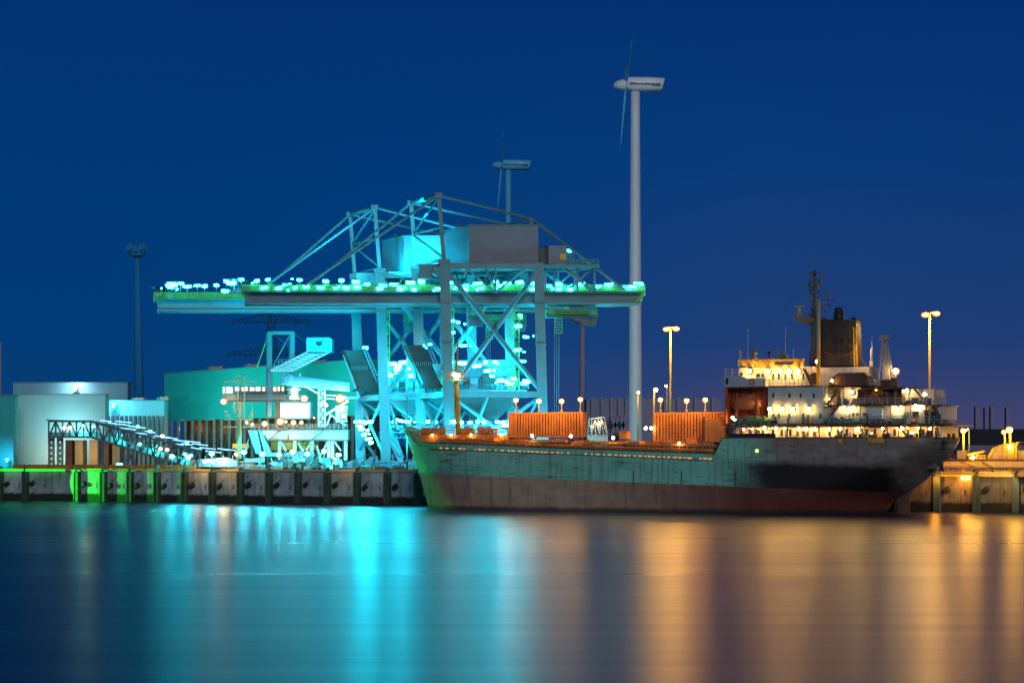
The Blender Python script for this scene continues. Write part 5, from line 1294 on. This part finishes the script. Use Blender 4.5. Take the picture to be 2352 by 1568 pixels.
mb = MB(); mb.rail(Q(280, 1070), Q(1310, 1070), 1.3, 1.2, .05, 3); mb.rail(Q(280, 1070, YP + 8), Q(1310, 1070, YP + 8), 1.3, 1.2, .05, 3); mb.rail(Q(0, 770), Q(870, 765), 1.4, 1.1, .05, 4); mb.rail(Q(0, 770, YP + 5), Q(870, 765, YP + 5), 1.4, 1.1, .05, 4); mb.build('plant_railing', MT['beige'], lp)
a = pbox('storage_tank', 'tank', 597, 785, 912, 955, YP + 1, 7)
mb = MB(); mb.beam(Q(597, 783, YP + .8), Q(912, 783, YP + .8), .4); mb.beam(Q(597, 955, YP + .8), Q(912, 955, YP + .8), .4); mb.beam(Q(912, 783, YP + .8), Q(912, 955, YP + .8), .3); mb.build('tank_edge', MT['steel'], a)
pbox('tank_side', 'brown', 545, 785, 596, 955, YP + 1.2, 6)
mb = MB(); mb.prism([Q(0, 775), Q(450, 775), Q(880, 768), Q(880, 758), Q(450, 758), Q(0, 762)], V(0, 5, 0)); mb.build('upper_walkway', MT['brown'], lp)
# lit control gallery
pbox('control_gallery', 'beige', 0 - 15, 610, 650, 760, YP + 5.3, 5)
rs = random.Random(9)
for x0, x1, m in ((20, 88, 'l_winc'), (-12, 4, 'l_win'), (118, 158, 'l_winc'), (188, 222, 'l_win'), (228, 246, 'l_win'), (275, 300, 'l_winc'), (306, 320, 'l_win'), (336, 384, 'l_winc'), (408, 432, 'l_win'), (525, 552, 'l_win'), (570, 590, 'l_win'), (612, 634, 'l_win')):
    pbox('lit_window', m, x0, 625 + rs.uniform(-4, 4), x1, 664 + (25 if x0 in (20, -12) else 0), YP + 5.2, .2)
pbox('dark_cladding', 'steel_dark', 118, 672, 450, 745, YP + 5.15, .1)
mb = MB()
for i in range(30): q = Q(120 + i * 18, 745, YP + 4.9); mb.beam(q, q + V(0, 0, 1.9), .09)
for y in (690, 715): mb.beam(Q(120, y, YP + 4.9), Q(650, y, YP + 4.9), .1)
mb.build('gallery_grille', MT['beige'], lp)
# portal tower
for x, y1 in ((487, 940), (727, 740)):
    mb = MB(); mb.beam(Q(x, 45, YP + 2), Q(x, y1, YP + 2), 1.15); mb.beam(Q(x - 20, 48, YP + 8), Q(x - 20, y1, YP + 8), .9); mb.build('portal_post', MT['steel'], lp)
mb = MB(); mb.beam(Q(470, 52, YP + 2), Q(745, 52, YP + 2), .85); mb.beam(Q(455, 55, YP + 8), Q(728, 55, YP + 8), .7); mb.beam(Q(487, 50, YP + 2), Q(467, 50, YP + 8), .6); mb.beam(Q(727, 50, YP + 2), Q(707, 50, YP + 8), .6); mb.build('portal_beam', MT['steel'], lp)
mb = MB(); mb.tube(Q(700, 70, YP + 2), Q(505, 425, YP + 2), .2, .2, 6); mb.tube(Q(520, 70, YP + 8), Q(720, 210, YP + 8), .15, .15, 6); mb.tube(Q(735, 60, YP + 3), Q(880, 150, YP + 3), .09, .09, 5); mb.build('portal_brace', MT['steel'], lp)
mb = MB(); mb.tube(Q(477, 55, YP + 2), Q(345, 425, YP + 2), .16, .16, 6); mb.build('portal_guy', MT['rail'], lp)
# cantilever boom with the sign box
mb = MB(); a0, a1, b0, b1 = Q(495, 448, YP + 1), Q(890, 250, YP + 1), Q(735, 450, YP + 1 - .01), Q(1120, 252, YP + 1)
mb.beam(a0, a1, .38); mb.beam(b0, b1, .38); mb.beam(a0, b0, .7)
for i in range(1, 9):
    f = i / 9; p_, q_ = a0.lerp(a1, f), b0.lerp(b1, f); mb.tube(p_, q_, .16, .16, 6); mb.tube(p_, b0.lerp(b1, f - .11), .12, .12, 6)
mb.rail(Q(575, 385, YP + 2), Q(745, 375, YP + 2), 1.2, 1, .06, 2); bo = mb.build('cantilever_boom', MT['tank'], lp)
pbox('boom_winch', 'yellow', 640, 370, 700, 410, YP + 1.2, 2, bo)
a = Q(878, 250); b = Q(1143, 112); mb = MB(); mb.box(a.x, b.x, YP - 1, YP + 7, a.z, b.z); sgn = mb.build('sign_box', MT['blue_sign'], bo)
mb = MB(); a = Q(880, 112); b = Q(1120, 100); mb.box(a.x, b.x, YP - .6, YP + 6, a.z + .01, b.z); mb.build('sign_roof', MT['cyan_clad'], bo)
mb = MB(); Ys = YP - 1.08
for pts in ([(970, 140), (1042, 140), (1040, 175), (1008, 196), (974, 175)],): mb.prism([Q(*p_, Ys) for p_ in pts], V(0, .06, 0))
rs = random.Random(4)
x = 928
while x < 1100:
    w_ = rs.uniform(6, 12); h_ = rs.choice((7, 9, 11)); p_ = Q(x, 226, Ys); q_ = Q(x + w_, 226 - h_, Ys); mb.box(p_.x, q_.x, Ys, Ys + .06, p_.z, q_.z); x += w_ + rs.uniform(2.5, 5)
mb.build('sign_emblem', MT['navy'], sgn) if False else mb.build('sign_emblem', MT['navy'], bo)
# covered belt conveyor
mb = MB(); mb.tube(Q(640, 545), Q(1330, 612), 1.25, 1.1, 12); mb.tube(Q(650, 520), Q(650, 570), 1.6, 1.6, 12); mb.ell(Q(690, 548), 1.7); bc = mb.build('covered_belt', MT['cyan_clad'], lp)
mb = MB(); mb.truss(Q(790, 595, YP - .6), Q(1330, 640, YP - .6), Q(790, 618, YP - .6), Q(1330, 668, YP - .6), 14, .16); mb.beam(Q(620, 595), Q(790, 590), .3); mb.beam(Q(850, 610), Q(1010, 700), .35); mb.beam(Q(640, 480), Q(625, 590), .2); mb.build('belt_truss', MT['tank'], bc)
mb = MB(); mb.tube(Q(805, 600, YP - .8), Q(805, 495, YP - .8), .09, .07, 6); mb.ell(Q(805, 490, YP - .8), .25); mb.build('belt_mast', MT['tank'], bc)
mb = MB(); mb.tube(Q(735, 600, YP + 1), Q(735, 760, YP + 1), 1.3, 1.3, 12); mb.tube(Q(735, 640, YP + 1), Q(735, 660, YP + 1), 1.9, 1.9, 12); mb.build('chute', MT['tank'], lp)
for x0, x1 in ((1002, 1070),):
    mb = MB(); mb.truss(Q(x0, 1040), Q(x0, 650), Q(x1, 1040), Q(x1, 650), 9, .3, .18); mb.truss(Q(x0, 1040, YP + 4), Q(x0, 650, YP + 4), Q(x1, 1040, YP + 4), Q(x1, 650, YP + 4), 9, .3, .18); mb.build('truss_tower', MT['tank'], lp)
mb = MB(); mb.beam(Q(1070, 920), Q(1320, 770), .5); mb.beam(Q(1120, 910), Q(1290, 1030), .35); mb.beam(Q(1090, 1030), Q(1130, 920), .35); mb.beam(Q(1075, 710), Q(1300, 720), .3); mb.beam(Q(1075, 745), Q(1300, 760), .25)
for i in range(7): mb.beam(Q(1190 + i * 18, 820), Q(1190 + i * 18, 1000), .2)
for i in range(5): mb.beam(Q(1185, 840 + i * 36), Q(1310, 836 + i * 36), .16)
mb.build('side_frame', MT['tank'], lp)
# mast with crosstrees
mb = MB(); mb.tube(Q(165, 1385), Q(165, 960), .62, .55, 12); mb.build('mast', MT['sand'], lp, True)
mb = MB(); mb.beam(Q(0, 968, YP - .2), Q(300, 968, YP - .2), .35); mb.beam(Q(0, 1045, YP - .2), Q(300, 1045, YP - .2), .3); mb.beam(Q(165, 960), Q(180, 780), .9)
for x, y0, y1 in ((148, 960, 500), (215, 960, 500), (110, 900, 780), (300, 960, 810), (270, 1050, 920), (240, 1060, 980)): mb.beam(Q(x, y0), Q(x, y1), .25)
mb.beam(Q(0, 568, YP - .1), Q(355, 568, YP - .1), .35); mb.path([Q(150 - 60, 535), Q(120, 512), Q(150, 498), Q(180, 512), Q(215, 498), Q(245, 512), Q(268, 535)], .12)
for x, y in ((20, 885), (30, 920), (60, 930), (100, 830), (290, 900), (235, 985), (250, 1020), (120, 870)): mb.ell(Q(x, y), .45, .45, .35)
mb.build('crosstree', MT['sand'], lp)
for x, y, r in ((430, 1012, .8), (595, 990, .95), (735, 1000, .7), (820, 1000, .5), (240, 1000, .4), (300, 1020, .45), (-5, 778, .8), (1230, 745, 1.2), (1030, 812, .5), (1082, 815, .55), (850, 745, .9), (710, 735, .5), (780, 742, .4), (1270, 930, .7), (1250, 870, .45), (130, 1335, .6), (730, 650, .45), (655, 990, .4), (955, 950, .25)):
    mb = MB(); mb.ell(Q(x, y, YP - .9), r * .8, .6 * r, .7 * r); mb.ell(Q(x, y, YP - .9) + V(0, .5 * r, 0), r * 1.2, .06, r * 1.1, 1); mb.build('plant_lamp', [MT['l_plant'], MT['h_warm']], lp)
# lower structure
mb = MB()
for x in (590, 752, 930, 1110, 1150, 1290):
    for dy in (1, 8): mb.beam(Q(x, 1190, YP + dy), Q(x, 1400, YP + dy), .8); mb.cut()
mb.build_each('support_leg', MT['beige'], lp)
for a_, b_ in (((600, 1200), (660, 1300)), ((780, 1210), (840, 1300)), ((1100, 1200), (1010, 1370)), ((1170, 1200), (1240, 1300)), ((930, 1200), (870, 1300)), ((980, 1240), (1010, 1340))): MB().beam(Q(*a_, YP + 1), Q(*b_, YP + 1), .45).build('support_brace', MT['beige'], lp)
mb = MB(); mb.box(Q(470, 0).x, Q(950, 0).x, YP + 5, YP + 8, Q(0, 1290).z, Q(0, 1205).z); mb.cut(); mb.box(Q(40, 0).x, Q(215, 0).x, YP + 9, YP + 12, Q(0, 1270).z, Q(0, 1220).z); mb.cut(); mb.build_each('bunker_panel', MT['yellow'], lp)
light('POINT', 'bunker_light', Q(760, 1330, YP + 1.5), 2600, (1, .5, .08), lp, shadow_soft_size=.4); light('POINT', 'bunker_light', Q(200, 1300, YP + 3), 900, (1, .55, .15), lp, shadow_soft_size=.4)
mb = MB(); mb.prism([Q(595, 1360), Q(955, 1360), Q(950, 1300), Q(700, 1305), Q(620, 1330)], V(0, 4, 0)); mb.build('reclaim_feeder', MT['steel_dark'], lp)
mb = MB(); mb.prism([Q(365, 1075), Q(395, 1075), Q(500, 1330), Q(430, 1330)], V(0, 3, 0)); mb.prism([Q(250, 1080), Q(350, 1080), Q(400, 1320), Q(340, 1330)], V(0, 3, 0)); mb.box(Q(385, 0).x, Q(575, 0).x, YP - 1, YP + 4, Q(0, 1355).z, Q(0, 1320).z); mb.prism([Q(255, 1170), Q(235, 1330), Q(220, 1310)], V(0, 2, 0)); mb.build('feed_chute', MT['cyan_clad'], lp)
mb = MB(); a = Q(595, 1480); b = Q(1245, 1380); mb.box(a.x, b.x, YP, YP + 3, a.z + 1.0, b.z)
for i in range(18): q = Q(610 + i * 35, 1480, YP - .2); mb.tube(q + V(0, 0, .5), q + V(0, .6, .5), .5, .5, 10)
for i in range(10): q = Q(620 + i * 62, 1400, YP - .3); mb.box(q.x - .2, q.x + .2, q.y, q.y + .3, q.z - 3, q.z + 1)
mb.build('travel_carriage', MT['pile'], lp)
mb = MB(); rs = random.Random(21)
for i in range(46):
    x = rs.uniform(170, 1240); y = rs.uniform(1390, 1500); q = Q(x, y, YP - rs.uniform(.5, 3)); s1, s2 = rs.uniform(.2, .9), rs.uniform(.2, .9); mb.box(q.x - s1, q.x + s1, q.y, q.y + .8, max(QZ, q.z - s2), q.z + s2)
    if i % 3 == 0: mb.beam(q, q + V(rs.uniform(-2, 2), 0, rs.uniform(.5, 2)), .2)
    mb.cut()
mb.build_each('deck_machinery', [MT['beige']], lp)
sg = thing('notice_board', 'small plain cyan board on a post at the quay edge left of the crane legs', 'sign', Q(1082, 1500, YP - 4))
mb = MB(); a = Q(1045, 1440, YP - 4); b = Q(1120, 1375, YP - 4); mb.box(a.x, b.x, a.y, a.y + .2, a.z, b.z); mb.build('board', MT['blue_sign'], sg); mb = MB(); mb.beam(Q(1082, 1440, YP - 3.9), V(Q(1082, 0, YP - 3.9).x, YP - 3.9, QZ), .25); mb.build('post', MT['steel'], sg)
for x, y, e in ((430, 985, 900), (600, 960, 1100), (820, 985, 700), (1200, 760, 1600), (820, 730, 800), (60, 740, 600), (700, 1250, 700), (1150, 1300, 700)):
    wash('plant_light', Q(x, y, YP - 4), Q(x + 30, y + 40, YP + 4), e * .4, (1, .84, .56), lp, .8)
for x, y in ((395, 1056), (432, 1058), (486, 1050), (560, 1046), (603, 1050), (640, 1052), (672, 1046), (706, 1050), (744, 1044), (778, 1052)):  # low cyan lamps, most added to widen the cyan on the water
    mb = MB(); p_ = P(x, y - 8, YP - 3); mb.ell(p_, .62, .4, .42); mb.box(p_.x - .4, p_.x + .4, p_.y + .3, p_.y + .5, p_.z - .3, p_.z + .4, 1); mb.beam(p_ + V(0, .4, 0), V(p_.x, p_.y + .4, QZ), .15, None, 1); mb.build('plant_lamp', [MT['l_cyan_low'], MT['steel_dark']], lp)  # most of these cyan lamps are added, to widen the cyan on the water
# pipes and skid units along the quay
rs = random.Random(31); names = {'l': []}
pw = thing('pipe_bundle', 'dark pipes and low machinery lit by small lamps at the conveyor gallery foot', 'pipework', PX(480, QZ, 530))
mb = MB()
for z in (8.6, 9.3, 10.4): mb.tube(PX(440, z, 529), PX(600, z, 527), .22, .22, 6)
for i in range(16): x = 440 + i * 10.5; q = PX(x, QZ, 529); mb.beam(q, q + V(0, 0, rs.uniform(1.5, 5)), .25)
for i in range(14): x = rs.uniform(440, 600); q = PX(x, QZ, 528); s_ = rs.uniform(.4, 1.3); mb.box(q.x - s_, q.x + s_, q.y, q.y + 1.5, QZ, QZ + rs.uniform(.8, 3.2))
mb.build('pipe_rack', MT['beige'], pw)
mb = MB(); mb.prism([P(455, 1072, 527), P(545, 1072, 527), P(545, 1058, 527), P(520, 1050, 527), P(460, 1054, 527)], V(0, 2.5, 0)); mb.build('conveyor_tail', MT['cyan_clad'], pw)
for x, y in ((478, 1058), (488, 1060), (500, 1056), (470, 1060), (514, 1066)): mb = MB(); mb.ell(P(x, y, 526), .5, .4, .4); mb.build('pipe_lamp', MT['l_plant'], pw)
light('POINT', 'pipe_light', P(510, 1050, 524), 1500, (1, .8, .5), pw, shadow_soft_size=.4)
for k in (4, 5, 9):
    T_ = t0 + k * STEP; light('POINT', 'quay_edge_light', QM @ V(T_ + STEP * .62, -3.0, QZ + 1.5), 650 if k != 9 else 250, (1, .48, .10), qw, shadow_soft_size=.25)

# ------------------------------------------------------------------ lamp posts
def lamp_post(label, x, ytop, Y, heads, power, group=None, zb=QZ, mat='l_sod', r=.75, pole='yellow', rp=.32, span=None, color=(1, .5, .1)):
    base = PX(x, zb, Y); root = thing('lamp_post', label, 'lamp post', base, group)
    top = P(x, ytop, Y); mb = MB(); mb.tube(base, top, rp, rp * .62, 10); mb.tube(base, base + V(0, 0, .5), rp * 1.8, rp * 1.8, 10); mb.build('pole', MT[pole], root, True)
    for hx, hy in heads:
        c = P(hx, hy, Y); mb = MB(); mb.beam(top, c + V(0, 0, .4), rp * .55); mb.build('arm', MT[pole], root)
        mb = MB(); k_ = .95 if len(heads) == 1 else 1.4; mb.ell(c, r * k_, r, r * (.9 if len(heads) == 1 else .7)); mb.box(c.x - r * .6, c.x + r * .6, c.y - r * .6, c.y + r * .6, c.z + r * .6, c.z + r * .9, 1); mb.ell(c + V(0, r * .9, 0), r * k_ * 1.28, r * .1, r * 1.22, 2, 14, 6); mb.build('lamp_head', [MT[mat], MT[pole], MT['h_sod']], root, True)
    if power: light('POINT', 'lamp_light', P(sum(h[0] for h in heads) / len(heads), heads[0][1] + 2, Y) - V(0, 1.2, 1.0), power, color, root, shadow_soft_size=.7)
    return root
lamp_post('tall sodium lamp post with two heads right of the wind turbine', 1540, 752, 500, ((1531, 756), (1553, 755)), 16000, r=.55)
lamp_post('tall sodium lamp post with two heads behind the ship stern', 2135, 719, 452, ((2126, 723), (2151, 720)), 16000, r=.55)
lamp_post('thin pale lit pole standing in front of the big wind turbine tower', 1465, 899, 500, ((1466, 901),), 300, mat='l_sod2', r=.35, pole='sand')
lamp_post('short hook shaped lamp post left of the right container block', 1502, 893, 470, ((1506, 895),), 500, mat='l_sod2', r=.5, pole='sand')
lamp_post('small low lamp on the tall two headed lamp post pole', 1532, 886, 499, ((1530, 886),), 0, mat='l_sod2', r=.3, pole='sand', rp=.1)
GR = 'row of sodium lamps above the ship containers'
for x, y, lab in ((1185, 919, 'leftmost sodium lamp of the four above the left container block'), (1238, 921, 'second sodium lamp from left above the left container block'), (1290, 921, 'third sodium lamp from left above the left container block'), (1333, 917, 'rightmost sodium lamp of the four above the left container block'), (1517, 918, 'leftmost sodium lamp of the three above the right container block'), (1577, 920, 'middle sodium lamp of the three above the right container block'), (1620, 918, 'rightmost sodium lamp of the three above the right container block')):
    p = ray_plane(x, y, SO, QN, -5.0); zc_ = ray_plane(x, 946, SO, QN, -5.0).z
    lp_ = lamp_post(lab, x, y + 1, p.y, ((x, y),), 0, GR, zb=zc_, mat='l_sod', r=.5, pole='sand', rp=.14)
    light('POINT', 'lamp_light', p - QN * 3.5 - V(0, 0, .3), 1500, (1, .42, .07), lp_, shadow_soft_size=.4)
lamp_post('orange lamp glowing between the braces of the two cranes', 935, 806, 500, ((935, 804),), 900, mat='l_sod', r=.7, pole='steel_dark', rp=.3)
lamp_post('short sodium lamp post right of the ship stern, nearest the hull', 2213, 987, 470, ((2213, 989),), 2500, r=.6, mat='l_sod')
lamp_post('unlit hooked pole beside the short lamp post right of the stern', 2226, 986, 470, ((2222, 986),), 0, r=.2, mat='l_sod2', pole='steel', rp=.12)
lamp_post('thin sodium lamp post left of its brighter neighbour at the right edge', 2308, 990, 470, ((2306, 992),), 800, r=.5, mat='l_sod')
lamp_post('brighter sodium lamp post with thick pole at the right edge', 2320, 985, 465, ((2319, 987),), 3000, r=.75, mat='l_sod')

# ------------------------------------------------------------------ yellow lit conveyor on the right quay
rc = thing('quay_conveyor', 'yellow lit conveyor bridge with machinery on top beyond the ship stern', 'conveyor', PX(2290, QZ, 440))
c3 = lambda x, y: ((2200 + x / 4.356) / 1.0884, (960 + y / 4.356) / 1.0884)
def Rq(x, y, w=2.2): return ray_plane(*c3(x, y), QO, QN, w)
def rbox(mb, x0, y0, x1, y1, w, dw, m=0):
    a = Rq(x0, y1, w); b = Rq(x1, y0, w); d = QN * dw; mb.hexa([V(a.x, a.y, a.z), V(b.x, b.y, a.z), V(b.x, b.y, a.z) + d, V(a.x, a.y, a.z) + d, V(a.x, a.y, b.z), V(b.x, b.y, b.z), V(b.x, b.y, b.z) + d, V(a.x, a.y, b.z) + d], m); return mb
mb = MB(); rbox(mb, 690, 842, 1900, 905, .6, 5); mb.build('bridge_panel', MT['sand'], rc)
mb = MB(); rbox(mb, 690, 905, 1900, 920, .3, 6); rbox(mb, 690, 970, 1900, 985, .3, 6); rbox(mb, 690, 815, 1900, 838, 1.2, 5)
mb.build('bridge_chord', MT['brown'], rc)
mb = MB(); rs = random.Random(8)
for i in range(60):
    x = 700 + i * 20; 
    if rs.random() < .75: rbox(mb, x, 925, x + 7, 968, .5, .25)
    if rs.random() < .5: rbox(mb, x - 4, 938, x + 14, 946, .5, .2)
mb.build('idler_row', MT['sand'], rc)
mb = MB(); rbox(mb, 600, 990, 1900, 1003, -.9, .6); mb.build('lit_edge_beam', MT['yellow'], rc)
mb = MB(); 
mb.prism([Rq(1190, 815), Rq(1235, 690), Rq(1290, 668), Rq(1500, 650), Rq(1490, 815)], QN * 4); rbox(mb, 1500, 720, 1900, 815, 2.6, 4); rbox(mb, 840, 720, 935, 815, 2.6, 3)
mh = mb.build('drive_house', MT['sand'], rc)
mb = MB(); mb.prism([Rq(1290, 664, 1.6), Rq(1515, 625, 1.6), Rq(1522, 634, 1.6), Rq(1292, 676, 1.6)], QN * 5); mb.build('house_roof', MT['yellow'], mh)
mb = MB()
for x in (1345, 1390, 1440, 1475): rbox(mb, x, 668, x + 14, 812, 1.9, .5)
mb.cut(); mb.beam(Rq(1180, 800, 1.8), Rq(1240, 700, 1.8), .5); mb.cut(); mb.beam(Rq(1470, 690, 1.8), Rq(1500, 640, 1.8), .5); mb.cut(); mb.build_each('house_frame', MT['yellow'], mh)
mb = MB(); rbox(mb, 1050, 770, 1062, 838, 2, 2); rbox(mb, 1062, 770, 1150, 782, 2, 2); rbox(mb, 1138, 782, 1150, 838, 2, 2); rbox(mb, 1065, 795, 1135, 836, 2.4, 1.5); mb.prism([Rq(935, 760, 2), Rq(1130, 720, 2), Rq(1140, 740, 2), Rq(960, 785, 2)], QN * 1.5); rbox(mb, 1150, 800, 1200, 838, 2.2, 2)
mb.tube(Rq(990, 815, 1.6), Rq(990, 815, 3), .5, .5, 10); mb.build('belt_drive', MT['yellow'], rc)
mb = MB(); mb.tube(Rq(870, 835, .1), Rq(1060, 905, .1), .1, .1, 5); mb.tube(Rq(1100, 840, .1), Rq(1230, 905, .1), .1, .1, 5); mb.rail(Rq(700, 838, .4), Rq(1600, 830, .4), 1.0, 1.5, .04, 2); mb.build('bridge_railing', MT['brown'], rc)
for x, y in ((1012, 797), (1412, 683), (905, 1022), (960, 1022)): mb = MB(); mb.ell(Rq(x, y, -.2 if y > 900 else 1.2), .42, .35, .22 if y > 900 else .38); mb.build('bridge_lamp', MT['l_sod2'], rc)
light('POINT', 'conveyor_light', Rq(1050, 720, -5), 2600, (1, .50, .05), rc, shadow_soft_size=.5); light('POINT', 'conveyor_light', Rq(1480, 600, -6), 4200, (1, .50, .05), rc, shadow_soft_size=.5)
light('SPOT', 'wall_spot', Rq(1440, 1000, -6), 2600, (1, .62, .25), rc, spot_size=R(80), spot_blend=.1, target=Rq(1300, 1200, 0), shadow_soft_size=.2)
light('POINT', 'wall_light', Rq(920, 1035, -2.2), 1100, (1, .34, .02), rc, shadow_soft_size=.2); light('POINT', 'wall_light', Rq(600, 1040, -3), 1000, (1, .34, .02), rc, shadow_soft_size=.2)
light('SPOT', 'green_bow_light', QM @ V(tg + 2, -6, 9), 120000, (.01, 1, .06), qw, spot_size=R(6.2), spot_blend=.3, shadow_soft_size=.2, target=SM @ V(2.5, -3, 14.2))

# ------------------------------------------------------------------ render
sc.render.engine = 'CYCLES'
cy = sc.cycles
cy.use_denoising = True
try: cy.denoiser = 'OPENIMAGEDENOISE'
except Exception: pass
cy.max_bounces = 4; cy.diffuse_bounces = 2; cy.glossy_bounces = 2; cy.transmission_bounces = 2; cy.volume_bounces = 0
cy.caustics_reflective = False; cy.caustics_refractive = False
cy.sample_clamp_indirect = 6; cy.sample_clamp_direct = 0
cy.use_light_tree = True
cy.filter_width = 1.5
sc.view_settings.view_transform = 'Standard'; sc.view_settings.look = 'None'; sc.view_settings.exposure = 0; sc.view_settings.gamma = 1
sc.render.film_transparent = False
